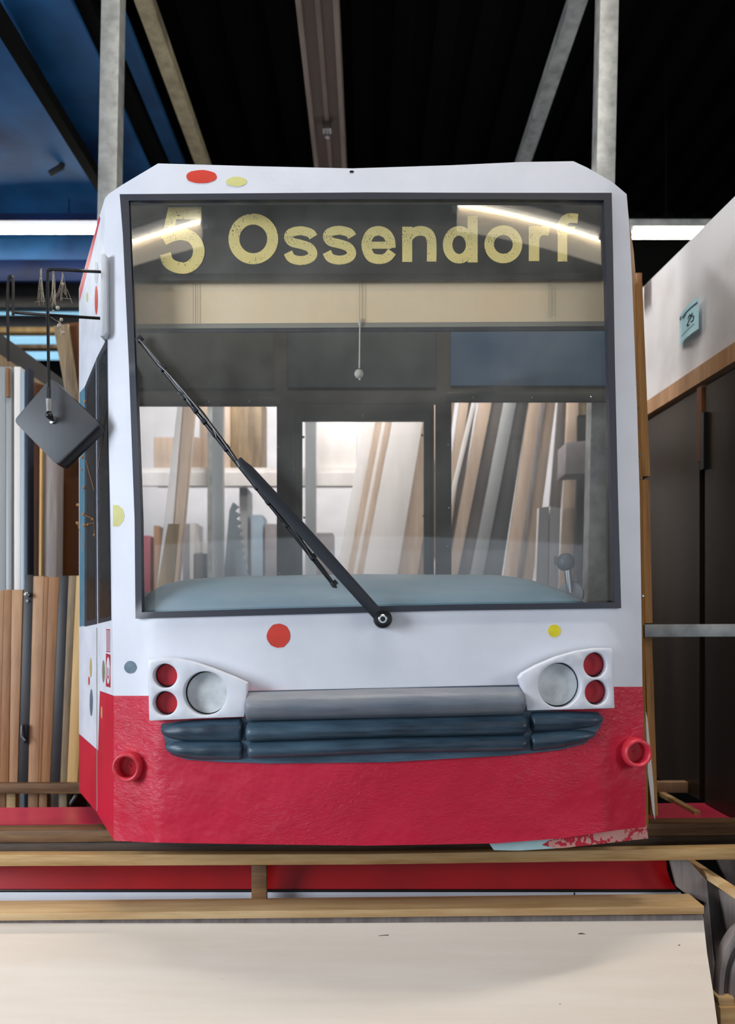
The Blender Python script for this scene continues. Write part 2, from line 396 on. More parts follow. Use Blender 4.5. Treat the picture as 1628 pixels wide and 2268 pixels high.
# rack of galvanised tube around the tram
r = thing('steel_rack', 'galvanised square tube rack with two posts standing behind the tram front', 'rack', (0, 3.95, FL))
for (xt, xb, w) in ((254, 244, 44), (1347, 1335, 42)):
    Y = 3.95; a = P(xt, -120, Y); b = P(xb, 430, Y); d = (b-a)/(b.z-a.z)
    foot = a+d*(FL-a.z); top = a+d*(5.30-a.z)
    MB().bar(foot, top, 0.100, 0.095, up=(0, 1, 0)).build('post', M['steel'], r, bev=0.004, smooth=False)
MB().bar((-1.29, 3.9, 5.13), (-1.29, 8.1, 5.13), 0.10, 0.08).build('rail', M['steel_yel'], r, smooth=False)
MB().bar((1.215, 3.9, 5.13), (1.215, 8.1, 5.13), 0.10, 0.08).build('rail', M['steel'], r, smooth=False)
MB().bar((-1.4, 3.95, 5.30), (1.4, 3.95, 5.30), 0.08, 0.08).build('crossbar', M['steel'], r, smooth=False)
# fluorescent fittings
def fitting(name, label, x0, x1, y, z, refl=0.16, col='steel', group='fluorescent ceiling lamps'):
    t = thing(name, label, 'lamp', ((x0+x1)/2, y, z), group)
    MB().box(x0, x1, y-refl/2, y+refl/2, z+0.035, z+0.09).build('housing', M[col], t, smooth=False)
    MB().tube([(x0+0.03, y+(0.03 if y < 0 else 0), z), (x1-0.03, y+(0.03 if y < 0 else 0), z)], 0.019 if y < 0 else 0.031, 14).build('lamp_tube', M['tube'], t)
    if y < 0: MB().box(x0+0.03, x1-0.03, y-0.03, y-0.01, z-0.20, z+0.035).build('halo_panel', M['halo_panel'], t, smooth=False)  # added emitting panel, stands in for the lit reflector's halo
    for xx in (x0+0.02, x1-0.02): MB().box(xx-0.02, xx+0.02, y-0.03, y+0.03, z-0.025, z+0.035).build('socket', M['grey_white'], t, smooth=False)
    for xx in (x0+0.3, x1-0.3): MB().tube([(xx, y, z+0.09), (xx, y, HZ-0.06)], 0.004, 6).build('hanger', M['ceil'], t)
    return t
fitting('fluorescent_lamp', 'long white fluorescent tube glowing in front of the blue hull', -5.2, -2.0, 5.7, CH+(1387-508)/F*5.7, 0.12, 'blue_dark')
fitting('fluorescent_lamp', 'fluorescent tube under a grey housing right of the tram roof corner', 2.0, 3.4, 5.7, CH+(1387-519)/F*5.7, 0.10)
fitting('fluorescent_lamp', 'ceiling tube reflected in the left top corner of the windscreen', -4.4, -2.35, -1.0, 5.2, 0.34, 'grey_white', None)
fitting('fluorescent_lamp', 'ceiling tube reflected across the right half of the destination board', 1.2, 4.6, -1.0, 5.2, 0.34, 'grey_white', None)

# ------------------------------------------------------------------ the tram front
AMP = 0.088
def D(px, py=0, off=0.0):
    u = (px-820)/590.0
    d = 2.70+AMP*u*u
    if px < 330: d += (330-px)/78.0*0.07
    if px > 1357: d += (px-1357)/75.0*0.05
    return d-off
T = thing('tram_front', 'white and red wooden tram front reading 5 Ossendorf with large windscreen', 'tram', (0, 3.2, 0.66))
LEFT = [(440, 232), (600, 233), (750, 235), (1000, 241), (1180, 248), (1380, 249), (1540, 252), (1862, 252)]
def cl(py): return interp(py, LEFT)
RIGHT = [(430, 1388), (500, 1394), (620, 1400), (900, 1411), (1100, 1417), (1300, 1420), (1521, 1423), (1700, 1429), (1857, 1435)]
win_out = [(265, 430), (540, 428), (814, 426), (1100, 427), (1355, 427), (1358, 560), (1362, 800), (1369, 1100), (1376, 1347), (1000, 1352), (640, 1361), (300, 1370), (298, 1150), (285, 800), (272, 520)]
win_in = [(285, 444), (540, 442), (814, 441), (1100, 441), (1338, 443), (1342, 560), (1347, 800), (1354, 1100), (1362, 1334), (1000, 1339), (640, 1347), (314, 1356), (312, 1150), (299, 800), (288, 520)]
def shrink(poly, k):
    cx = sum(p[0] for p in poly)/len(poly); cy = sum(p[1] for p in poly)/len(poly)
    return [(p[0]-math.copysign(k, p[0]-cx), p[1]-math.copysign(k, p[1]-cy)) for p in poly]
split = [(1423, 1521), (1357, 1521), (1170, 1521), (850, 1526), (545, 1532), (325, 1541), (252, 1541)]
white_out = [(350, 362), (560, 368), (780, 373), (1000, 366), (1150, 359), (1270, 357), (1300, 371), (1355, 402)]
white_out += [(x, y) for y, x in RIGHT if y < 1521]+split
white_out += [(x, y) for y, x in reversed(LEFT) if y < 1540]+[(240, 430), (268, 411)]
sheet('front_shell', white_out, D, 0.02, M['white'], T, holes=[shrink(win_out, 6)], step=32)
bottom = [(1430, 1832), (1370, 1838), (1250, 1856), (1100, 1868), (814, 1873), (500, 1869), (330, 1866), (252, 1862)]
def Dred(px, py):
    d = D(px)
    if 330 < px < 1357:
        k = min(1, (px-330)/16, (1357-px)/16); d -= 0.018*k
    return d
sheet('lower_apron', [(252, 1541), (325, 1541), (545, 1532), (850, 1526), (1170, 1521), (1423, 1521), (1429, 1700)]+bottom, Dred, 0.03, M['red'], T, step=15)
# scuffed flap under the right corner
def Dlip(px, py): return D(px)+0.01
sheet('scuffed_lip', [(1180, 1855), (1370, 1834), (1432, 1828), (1436, 1857), (1250, 1878), (1190, 1881)], Dlip, 0.02, M['lip'], T, step=30)
tag(sheet('primer_lip', [(1076, 1858), (1250, 1850), (1215, 1862), (1200, 1872), (1230, 1879), (1150, 1884), (1094, 1883)], lambda a, b: D(a)+0.006, 0.02, M['lip_blue'], T, step=30), 'pale blue unpainted lip')
# rubber frame and windscreen
def Dgl(px, py=0): return 2.70+AMP*((px-820)/590.0)**2
sheet('windscreen_frame', win_out, lambda a, b: Dgl(a)-0.008+(0.02 if a < 300 else 0), 0.035, M['rubber'], T, holes=[win_in], step=30)
V, Fs = sheet_geo(shrink(win_in, -4), lambda a, b: Dgl(a)+0.012, 0.004, (), 13)
obj('windscreen', V, Fs, M['glass'], T)
# stuck-on dots
def dot(px, py, rx, ry, m, lab=None, pts=None, off=0.0012):
    o = sheet('paint_dot', pts or [(a+random.uniform(-.03, .03)*rx, b+random.uniform(-.03, .03)*ry) for a, b in ell(px, py, rx, ry, 22)], lambda a, b: D(a, b)-off, 0.002, m, T, step=12)
    return tag(o, lab)
dot(446, 391, 34, 15, M['dot_red'], 'large red dot on the roof edge')
dot(524, 402, 23, 11, M['dot_yel'], 'pale yellow dot on the roof edge')
dot(617, 1408, 26, 27, M['dot_red'], 'orange red dot below the windscreen')
dot(1228, 1397, 14, 14, M['dot_bright'], 'bright yellow dot below the windscreen')
dot(289, 1478, 14, 14, M['dot_blue'], 'blue grey dot beside the left lamps')
dot(0, 0, 1, 1, M['dot_yel'], 'pale yellow half dot on the left pillar', [(250, 1118), (262, 1119), (272, 1128), (276, 1142), (273, 1154), (263, 1166), (250, 1166)])
dot(779, 380, 5, 2.5, M['black'], 'small black hole in the roof edge')
# headlamp panels
def lamp_panel(outer, holes, big, sh):
    Dp = lambda a, b: Dgl(a)+(D(a)-Dgl(a))*0.5
    p = sheet('headlamp_panel', outer, lambda a, b: Dp(a, b)-0.072, 0.050, M['white'], T, holes=[ell(*h, 48) for h in holes], step=24, bev=0.004)
    for i, h in enumerate(holes):
        lens = i == big; r_ = 1 if lens else 0.6
        sheet('lamp_lens' if lens else 'lamp_disc', ell(h[0]+sh*0.8, h[1]-2, h[2]-3.6, h[3]-3.6, 40), lambda a, b: Dp(a, b)-0.027, 0.004, M['lamp_white' if lens else 'red_lens'], p, step=14)
        sheet('lamp_gasket', ell(h[0]+sh*0.8, h[1]-1, h[2]+4, h[3]+4, 44), lambda a, b: Dp(a, b)-0.0225, 0.006, M['black'], p, step=14)
    return p
lamp_panel([(327, 1462), (350, 1458), (385, 1458), (425, 1466), (470, 1481), (515, 1499), (546, 1513), (545, 1545), (541, 1588), (430, 1592), (330, 1597)],
           [(365, 1497, 27, 27), (365, 1558, 27, 27), (454, 1536, 49, 49)], 2, 8)
lamp_panel([(1150, 1502), (1158, 1492), (1190, 1474), (1235, 1455), (1280, 1442), (1320, 1436), (1357, 1436), (1359, 1500), (1362, 1569), (1290, 1571), (1168, 1574), (1163, 1545)],
           [(1319, 1473, 26, 28), (1322, 1534, 26, 28), (1240, 1518, 48, 50)], 2, -8)
# bumper: three padded rolls and two short ones at each side on a blue backing
B = sheet('bumper_grille', [(357, 1604), (356, 1618), (364, 1634), (366, 1652), (380, 1672), (415, 1683), (500, 1688), (600, 1691), (860, 1688), (1000, 1680), (1130, 1673), (1240, 1661), (1295, 1647), (1318, 1626), (1334, 1603), (1336, 1590), (1325, 1577), (1170, 1573), (1164, 1530), (1150, 1517), (545, 1531), (543, 1590), (400, 1597)],
          lambda a, b: Dred(a, b)-0.010, 0.012, M['blue_rib'], T, step=24)
def roll(tab, dep, endL=14, endR=14, m='blue_rib'):
    """tab: (px, top, bottom) control sections"""
    mb = MB(); x0, x1 = tab[0][0], tab[-1][0]; N = 46; n = 20; base = 0
    tops = [(t[0], t[1]) for t in tab]; bots = [(t[0], t[2]) for t in tab]
    secs = []
    for i in range(N+1):
        s = 0.5-0.5*math.cos(math.pi*i/N); x = x0+(x1-x0)*s
        e = 1.0
        if x-x0 < endL: q = 1-(x-x0)/endL; e = min(e, math.sqrt(max(0, 1-q*q)))
        if x1-x < endR: q = 1-(x1-x)/endR; e = min(e, math.sqrt(max(0, 1-q*q)))
        e = max(e, 0.02)
        yt, yb = interp(x, tops), interp(x, bots); yc = (yt+yb)/2; h = (yb-yt)/2*e
        wob = 1+0.03*math.sin(x*0.045)+0.02*math.sin(x*0.11+1)
        Yc = Dred(x, yc)
        for k in range(n):
            a = 2*math.pi*k/n
            c = P(x, yc-h*math.sin(a), Yc)
            mb.v.append(c+Vector((0, -dep*e*wob*math.cos(a), 0)))
    for i in range(N):
        for k in range(n):
            k2 = (k+1) % n; mb.f.append([i*n+k, i*n+k2, (i+1)*n+k2, (i+1)*n+k])
    mb.f.append(list(reversed(range(n)))); mb.f.append([N*n+k for k in range(n)])
    return mb.build('padded_rib', M[m], B, sharp=80)
tag(roll([(543, 1532, 1597), (860, 1523, 1590), (1163, 1519, 1583)], 0.075, 10, 16, 'grey_rib'), 'grey upper rib')
roll([(545, 1596, 1643), (860, 1588, 1632), (1168, 1580, 1627)], 0.062, 10, 14)
roll([(548, 1641, 1680), (860, 1631, 1668), (1168, 1625, 1662)], 0.050, 10, 12)
roll([(357, 1600, 1638), (430, 1594, 1642), (541, 1588, 1642)], 0.045, 60, 8)
roll([(366, 1637, 1672), (440, 1640, 1682), (541, 1640, 1682)], 0.040, 50, 8)
roll([(1172, 1575, 1622), (1250, 1574, 1618), (1336, 1578, 1606)], 0.045, 8, 36)
roll([(1172, 1620, 1664), (1240, 1616, 1656), (1320, 1614, 1636)], 0.040, 8, 46)
# rings low on both corners
for (px, py, rr) in ((291, 1695, 31), (1402, 1664, 30)):
    Yc = D(px)-0.0; R_ = rr/F*Yc; c = P(px, py, Yc); ax = (-0.10 if px < 800 else 0.06, -1, 0.0)
    o = MB().lathe(c, ax, [(R_*1.02, -0.01), (R_*1.08, 0.02), (R_*1.04, 0.045), (R_*0.96, 0.055), (R_*0.82, 0.055), (R_*0.74, 0.045), (R_*0.72, 0.012)], 40).build('buffer_ring', M['ring_red'], T, sharp=70)
    MB().lathe(c, ax, [(R_*0.74, 0.005), (R_*0.74, 0.013), (0.006, 0.013), (0.005, 0.017), (0, 0.017)], 32).build('buffer_disc', M['red_lens'], o)
# left side wall
def Ds(px, py): 
    c = cl(py); return D(c)+(c-px)*0.0085
side_c = [(x, y) for y, x in LEFT]
sheet('side_panel', [(232, 440), (226, 460), (216, 492), (175, 640), (175, 1625), (217, 1662), (221, 1530), (252, 1541)]+[(x, y) for y, x in reversed(LEFT) if y < 1540 and y > 440], Ds, 0.02, M['white_side'], T, step=16)
sheet('side_apron', [(175, 1626), (217, 1663), (221, 1531), (252, 1542), (252, 1862), (214, 1799), (175, 1752)], Ds, 0.02, M['red_flat'], T, step=16)
def on_side(name, poly, m, off=0.004, th=0.003, par=None, holes=()): return sheet(name, poly, lambda a, b: Ds(a, b)-off, th, m, par or T, holes=holes, step=12)
tag(on_side('roof_stripe', [(220, 478), (216, 492), (176, 640), (176, 668), (204, 560), (222, 484)], M['red_flat']), 'red stripe on the sloped roof edge')
tag(on_side('door_edge', [(176, 870), (188, 856), (188, 1386), (176, 1388)], M['teal']), 'teal strip')
w = on_side('side_window', [(235, 752), (213, 795), (217, 1381), (246, 1374), (244, 1180)], M['rubber'], 0.008)
on_side('side_pane', [(234, 772), (219, 800), (221, 1370), (244, 1364), (242, 1180)], M['dark_glass'], 0.012, par=w)
w = on_side('side_window', [(212, 798), (188, 856), (187, 1388), (215, 1382)], M['rubber'], 0.006)
on_side('side_pane', [(210, 818), (192, 864), (192, 1376), (210, 1370)], M['dark_glass'], 0.010, par=w)
on_side('door_seam', [(213.4, 1390), (215, 1390), (215.6, 1796), (214, 1796)], M['hem'], 0.004)
for (x, y, rx, ry, m, lab) in ((201, 1479, 2.4, 22, 'dot_tan', 'tan dot'), (197, 1508, 1.6, 10, 'dot_red', 'small red dot'), (229, 1487, 3, 25, 'dot_olive', 'olive dot'), (202, 1556, 3.5, 30, 'dot_blue', 'grey blue dot'), (213, 665, 3.4, 32, 'dot_red', 'red dot on the upper side'), (213, 604, 4, 24, 'grey_white', 'grey dot on the upper side'), (193, 658, 2, 11, 'dot_yel', 'small yellow dot'), (225, 1578, 1.8, 14, 'dot_tan', 'orange dot on the red side')):
    tag(on_side('paint_dot', ell(x, y, rx, ry, 24), M[m], 0.005), lab)
lg = on_side('operator_sign', [(234.5, 1447), (244.5, 1450), (244.5, 1523), (234.5, 1520)], M['logo_red'], 0.005); tag(lg, 'red and white side logo')
on_side('logo_ring', ell(239.5, 1485, 3.8, 30, 30), M['white_side'], 0.0075, par=lg, holes=[ell(239.5, 1485, 2.4, 20, 24)])
on_side('logo_arrow', [(236.5, 1478), (239.5, 1462), (242.5, 1480), (240.8, 1480), (240.8, 1498), (238.6, 1496), (238.6, 1478)], M['white_side'], 0.0072, par=lg)
for i in range(4):
    on_side('logo_bar', [(236+i*2.2, 1397), (236.9+i*2.2, 1397), (236.9+i*2.2, 1441), (236+i*2.2, 1440)], M['logo_red'], 0.005, par=lg)
on_side('logo_bar', [(235, 1393.5), (244, 1394), (244, 1396.5), (235, 1396)], M['logo_red'], 0.005, par=lg)
on_side('logo_bar', [(235, 1441), (244, 1442), (244, 1444.5), (235, 1443.5)], M['logo_red'], 0.005, par=lg)
# right side: plywood edge, studs and torn white board
def Dr(px, py): 
    c = interp(py, RIGHT); return D(c)+0.02+max(0, px-c)*0.02
sheet('side_edge', [(1386, 432), (1404, 560), (1412, 660), (1418, 820), (1424, 1100), (1428, 1400), (1434, 1600), (1436, 1832), (1424, 1832), (1418, 1500), (1408, 1100), (1400, 800), (1390, 560)], Dr, 0.02, M['ply_edge'], T, step=40)
for (y0, y1) in ((640, 1060), (1068, 1380), (1392, 1800)):
    a = P(interp(y0, RIGHT)+4, y0, 3.05); b = P(interp(y1, RIGHT)+6, y1, 3.05)
    MB().bar(a, b, 0.03, 0.10, up=(0, 1, 0)).build('side_stud', M['ply_edge'], T, smooth=False)
for (x, y) in ((1408, 850), (1411, 905), (1413, 948), (1417, 1010), (1419, 1060), (1423, 1320)):
    q = P(x, y, Dr(x, y)-0.004); MB().tube([q, q+Vector((0, -0.008, 0))], 0.004, 8).build('screw', M['chrome'], T)
tag(quad('torn_board', [(1427, 1560), (1434, 1590), (1448, 1742), (1451, 1815), (1446, 1800), (1436, 1720), (1430, 1650)], 2.99, 0.008, M['white_board'], T, bev=0), 'torn white board edge')
# top cap of the roof shell going back, hidden base frame
mb = MB(); cap = [(350, 362), (560, 368), (780, 373), (1000, 366), (1150, 359), (1270, 357)]
V = [P(a, b, D(a, b)) for a, b in cap]; n = len(V); V2 = [v+Vector((0, 0.75, -0.05)) for v in V]; lo = [v-Vector((0, 0, 0.015)) for v in V+V2]
V = V+V2+lo; m_ = 2*n
fs = [[i, i+1, n+i+1, n+i] for i in range(n-1)]+[[m_+i, m_+n+i, m_+n+i+1, m_+i+1] for i in range(n-1)]
fs += [[i, m_+i, m_+i+1, i+1] for i in range(n-1)]+[[n+i, n+i+1, m_+n+i+1, m_+n+i] for i in range(n-1)]+[[0, n, m_+n, m_], [n-1, m_+n-1, m_+2*n-1, 2*n-1]]
obj('roof_cap', V, fs, M['white'], T)
MB().box(-0.92, 0.96, 2.9, 3.74, 0.665, 0.72).build('base_frame', M['brown_beam'], T, smooth=False)

# destination board with lettering
YB = 2.865
db = quad('destination_board', [(282, 440), (1346, 440), (1350, 606), (286, 608)], YB, 0.012, M['board_dark'], T)
quad('board_ledge', [(286, 606), (1350, 604), (1350, 618), (288, 622)], YB-0.006, 0.02, M['board_dark'], db)
def stroke(mb, pts, w, layer=0, closed=False):
    w *= 1.1
    n = len(pts); L = []; R = []
    for i, p in enumerate(pts):
        a = pts[(i-1) % n] if closed or i > 0 else pts[0]; b = pts[(i+1) % n] if closed or i < n-1 else pts[-1]
        dx, dy = b[0]-a[0], b[1]-a[1]; l = math.hypot(dx, dy) or 1; nx, ny = -dy/l*w/2, dx/l*w/2
        L.append((p[0]+nx, p[1]+ny)); R.append((p[0]-nx, p[1]-ny))
    Y = YB-0.002-layer*0.0004; base = len(mb.v)
    for q in L+R: mb.v.append(P(q[0], q[1], Y))
    for q in L+R: mb.v.append(P(q[0], q[1], Y)+Vector((0, 0.002+layer*0.0004-0.0001, 0)))
    for i in range(n if closed else n-1):
        j = (i+1) % n; N2 = 2*n
        mb.f.append([base+i, base+j, base+n+j, base+n+i]); mb.f.append([base+N2+i, base+N2+n+i, base+N2+n+j, base+N2+j])
        mb.f.append([base+i, base+N2+i, base+N2+j, base+j]); mb.f.append([base+n+i, base+n+j, base+N2+n+j, base+N2+n+i])
    if not closed:
        for i in (0, n-1): mb.f.append([base+i, base+n+i, base+3*n+i, base+2*n+i])
def glyph(strokes, name='letter'):
    mb = MB()
    for k, (pts, w, closed, sm) in enumerate(strokes):
        if sm: pts = smooth_path(pts, 7, closed)
        stroke(mb, pts, w, k, closed)
    return mb.build(name, M['gold'], db, smooth=False)
SP = lambda cx, cy, W=1.0: [(cx+28*W, cy-19), (cx+21*W, cy-28), (cx, cy-33), (cx-20*W, cy-29), (cx-27*W, cy-19), (cx-19*W, cy-8), (cx, cy-3), (cx+19*W, cy+4), (cx+27*W, cy+17), (cx+20*W, cy+28), (cx, cy+33), (cx-20*W, cy+28), (cx-28*W, cy+15)]
glyph([([(446, 472), (372, 472)], 24, 0, 0), ([(384, 462), (369, 531)], 21, 0, 0),
       ([(362, 531), (381, 522), (404, 519), (427, 527), (440, 550), (435, 576), (416, 592), (393, 592), (373, 581), (366, 562)], 23, 0, 1)], 'number')
glyph([(ell(561, 529, 43, 44, 40), 22, 1, 0)])
glyph([(SP(666, 544), 18, 0, 1)])
glyph([(SP(752, 543), 18, 0, 1)])
glyph([([(812, 543), (867, 543)], 14, 0, 0), ([(866, 549), (864, 531), (855, 517), (838, 511), (820, 518), (811, 542), (820, 567), (838, 574), (857, 570), (868, 557)], 19, 0, 1)])
glyph([([(902, 502), (902, 580)], 20, 0, 0), ([(902, 530), (914, 516), (932, 511), (949, 517), (956, 535), (956, 579)], 19, 0, 1)])
glyph([(ell(1017, 542, 25.5, 31, 36), 19, 1, 0), ([(1047, 478), (1047, 581)], 20, 0, 0)])
glyph([(ell(1115, 541, 31.5, 31.5, 36), 19, 1, 0)])
glyph([([(1183, 501), (1183, 578)], 21, 0, 0), ([(1184, 532), (1190, 517), (1202, 511), (1216, 512)], 18, 0, 1)])
glyph([([(1246, 579), (1246, 508), (1249, 491), (1260, 483), (1280, 484)], 19, 0, 1), ([(1234, 510), (1274, 510)], 14, 0, 0)])
# cream roller blind
YL = 2.90
bl = quad('roller_blind', [(286, 600), (1352, 598), (1354, 712), (294, 718)], YL, 0.004, M['cream'], T)
quad('hem_bar', [(294, 717), (1354, 711), (1354, 722), (294, 728)], YL-0.004, 0.012, M['hem'], bl)
tag(quad('blind_slot', [(294, 728), (1354, 722), (1354, 731), (294, 736)], YL-0.002, 0.012, M['rubber'], bl), 'dark lower edge')
for (x, y0, y1) in ((428, 628, 716), (438, 628, 716), (796, 624, 716), (804, 624, 716), (1216, 628, 706), (1224, 636, 700)):
    MB().tube([P(x, y0, YL-0.006), P(x, y1, YL-0.006)], 0.0009, 6).build('blind_thread', M['hem'], bl)
pc = MB().tube([P(799, 705, YL-0.008), P(797, 730, YL-0.01), P(796, 816, YL-0.01)], 0.0032, 8).build('pull_cord', M['cord'], T)
MB().ball(P(795, 828, YL-0.01), 0.018).build('pull_ball', M['cord'], pc)
MB().tube([P(797, 712, YL-0.01), P(797, 724, YL-0.01)], [0.008, 0.003], 8).build('cord_knot', M['cord'], pc)
MB().tube([P(796, 836, YL-0.01), P(797, 842, YL-0.01)], 0.004, 8).build('cord_end', M['cord'], pc)
# bulkhead with door and windows
YK = 3.72
def rect(a, b, c, d): return [(a, b), (c, b), (c, d), (a, d)]
holes = [rect(300, 897, 613, 1372), rect(650, 893, 965, 1398), rect(1000, 888, 1346, 1372)]
bk = sheet('bulkhead', rect(272, 560, 1392, 1402), YK, 0.03, M['bulk'], T, holes=holes, step=120)
V, Fs = sheet_geo(rect(651, 896.5, 961.5, 1396), YK, 0.03, [rect(669, 931, 939, 1370)], 120)
dr = obj('bulkhead_door', V, Fs, M['bulk'], T)
V, Fs = sheet_geo(rect(655, 915, 952, 1380), YK-0.006, 0.006, [rect(669, 931, 939, 1370)], 120)
obj('door_bead', V, Fs, M['panel_l'], dr)
quad('door_pane', rect(661, 922, 946, 1376), YK+0.031, 0.004, M['pane'], dr, bev=0)
for hh in (rect(292, 889, 619, 1380), rect(993, 880, 1352, 1380)): quad('bulkhead_pane', hh, YK+0.031, 0.004, M['pane'], bk, bev=0)
quad('window_bead', rect(300, 880, 620, 897), YK-0.006, 0.006, M['bulk'], bk)
quad('window_bead', rect(990, 868, 1352, 888), YK-0.006, 0.006, M['panel_l'], bk)
tag(quad('upper_panel', rect(296, 560, 607, 860), YK-0.008, 0.008, M['panel_l'], bk), 'olive grey panel')
tag(quad('upper_panel', rect(637, 560, 966, 858), YK-0.008, 0.008, M['panel_m'], bk), 'slate grey panel')
tag(quad('upper_panel', rect(998, 560, 1360, 854), YK-0.008, 0.008, M['panel_r'], bk), 'dark panel with a painted blue reflection')
for (x, y) in ((552, 889), (803, 921), (1049, 880), (1179, 880), (1309, 880), (672, 968), (616, 990), (935, 964), (993, 985), (674, 1146), (938, 1142), (995, 1125), (619, 1270), (650, 1040), (992, 1210), (463, 890)):
    MB().ball(P(x, y, YK-0.010), 0.0065, 6).build('screw', M['chrome'], bk)
# interior side walls of the mock-up
for (xa, xb) in ((-1.00, -1.28), (1.02, 1.30)):
    MB().prism([(xa, 2.98, 0.72), (xb, 3.74, 0.72), (xb, 3.74, 3.05), (xa, 2.98, 3.05)], (math.copysign(0.015, xa), 0, 0)).build('inner_wall', M['bulk'], T, smooth=False)
# dashboard
top = [(300, 1362), (314, 1340), (330, 1318), (365, 1296), (420, 1284), (520, 1278), (800, 1273), (1100, 1275), (1170, 1284), (1230, 1304), (1290, 1335), (1330, 1362)]
mb = MB(); cols = 60; rows = 12
for i in range(cols+1):
    px = 300+(1030*i/cols)
    ty = interp(px, top)
    zt = P(px, ty, 3.12).z; fr = P(px, 1364, Dgl(px)+0.03); X = fr.x
    for j in range(rows+1):
        s = j/rows
        if s <= 0.72:
            a = s/0.72*math.pi/2; y = fr.y+(3.10-fr.y)*(1-math.cos(a)); z = fr.z+(max(zt, fr.z+0.002)-fr.z)*math.sin(a)**0.9
        else:
            a = (s-0.72)/0.28; y = 3.10+0.22*a; z = max(zt, fr.z+0.002)-(zt-fr.z+0.15)*a*a
        xx = (px-CX)/F*(fr.y+(3.10-fr.y)*min(1, s/0.72))
        mb.v.append(Vector((xx, y, z)))
nf = len(mb.v)
for v in mb.v[:nf]: mb.v.append(Vector((v.x, v.y, 1.36)))
R1 = rows+1
for i in range(cols):
    for j in range(rows):
        a = i*R1+j; mb.f.append([a, a+R1, a+R1+1, a+1]); mb.f.append([nf+a, nf+a+1, nf+a+R1+1, nf+a+R1])
for i in range(cols):
    a = i*R1; mb.f.append([a, nf+a, nf+a+R1, a+R1]); a += rows; mb.f.append([a, a+R1, nf+a+R1, nf+a])
for j in range(rows):
    a = j; mb.f.append([a, a+1, nf+a+1, nf+a]); a = cols*R1+j; mb.f.append([a, nf+a, nf+a+1, a+1])
mb.build('dashboard', M['dash'], T, sharp=60)
lv = MB().lathe(P(1264, 1316, 3.02)+Vector((0, 0.03, 0)), (0, -1, 0), [(0, 0), (0.048, 0), (0.05, 0.006), (0.05, 0.05), (0.044, 0.056), (0, 0.056)], 32).build('control_lever', M['grey_profile'], T)
MB().tube([P(1262, 1312, 3.0), P(1257, 1262, 2.99)], 0.015, 14).build('lever_rod', M['chrome'], lv)
MB().ball(P(1253, 1245, 2.99), 0.037).build('lever_knob', M['grey_plate'], lv)
# windscreen wiper
YW = 2.655
wa = MB()
a0, a1 = P(846, 1371, YW), P(528, 1016, YW+0.01)
dv = (a1-a0).normalized(); nv = dv.cross(Vector((0, 1, 0))).normalized()
secs = [(0.0, .021), (0.35, .0225), (0.75, .0215), (0.93, .019), (0.97, .013), (1.0, .011)]
q = [a0+(a1-a0)*t+nv*w for t, w in secs]+[a0+(a1-a0)*t-nv*w for t, w in reversed(secs)]
wa.prism(q, (0, 0.010, 0))
arm = wa.build('wiper_arm', M['black_plastic'], T, bev=0.002, smooth=False)
piv = P(848, 1371, YW-0.006)
MB().lathe(piv+Vector((0, 0.046, 0)), (0, -1, 0), [(0.026, 0), (0.034, 0.004), (0.034, 0.036), (0.031, 0.043), (0.02, 0.046), (0, 0.046)], 36).build('wiper_pivot', M['black'], arm)
MB().lathe(piv+Vector((0, 0.002, 0)), (0, -1, 0), [(0.0165, 0), (0.0165, 0.003), (0.014, 0.005), (0.009, 0.005), (0.008, 0.001), (0.0, 0.001)], 30).build('pivot_screw', M['chrome'], arm)
def WB(t, off=0, yo=0):     # point along the blade
    p = P(308, 752, Dgl(308)-0.01-yo).lerp(P(745, 1302, YW+0.03-yo), t); return p+Vector((-0.783, 0, -0.62)).normalized()*0+Vector((0.783, 0, 0.622))*off
bd = MB().tube([WB(t/14) for t in range(15)], [.004]+[.0062]*13+[.004], 8).build('wiper_blade', M['black'], T)
MB().bar(WB(0.005, -.006), WB(0.995, -.006), 0.004, 0.012, up=(0, 1, 0)).build('rubber_lip', M['black_plastic'], bd)
def bow(t0, t1, h, r, m='black'):
    pts = [WB(t0+(t1-t0)*k/12, h*math.sin(math.pi*k/12)**0.6, 0.012) for k in range(13)]
    MB().tube(pts, r, 8).build('blade_bridge', M[m], bd)
bow(0.0, 0.27, 0.006, 0.0035, 'black_plastic'); bow(0.10, 0.52, 0.013, 0.005); bow(0.22, 0.40, 0.016, 0.004); bow(0.48, 0.88, 0.012, 0.005); bow(0.74, 1.0, 0.006, 0.004)
for t in (0.0, 0.12, 0.22, 0.235, 0.29, 0.335, 0.385, 0.445, 0.60, 0.66, 0.75, 0.88, 0.985):
    MB().bar(WB(t, -.010, 0.006), WB(t, 0.016, 0.006), 0.015, 0.018, up=(0.62, 0, -0.78)).build('blade_clip', M['black_plastic'], bd, bev=0.002)
# wing mirror on bent rods
YM = 2.78
mr = quad('mirror_bracket', [(223, 562), (233, 560), (236, 575), (237, 735), (230, 744), (221, 745), (222, 700)], 2.83, 0.10, M['grey_white'], T, bev=0.004)
MB().tube([P(222, 602, 2.84)]+[P(*p, YM) for p in smooth_path([(180, 600), (118, 597), (109, 600), (106, 612), (106, 700), (109, 905)], 6)], 0.0058, 10).build('mirror_rod', M['black'], mr)
MB().tube([P(222, 705, 2.84), P(110, 698, YM+0.008)], 0.0058, 10).build('mirror_rod', M['black'], mr)
MB().tube([P(106, 698, YM+0.02), P(30, 692, 3.1)], 0.006, 10).build('mirror_rod', M['black'], mr)
MB().tube([P(x, y, 3.1) for x, y in smooth_path([(19, 800), (17, 700), (17, 640), (20, 616), (25, 612), (29, 622), (29, 698)], 5)], 0.006, 10).build('mirror_rod', M['black'], mr)
c = [(113, 836), (220, 938), (126, 1030), (30, 932)]
pl = []
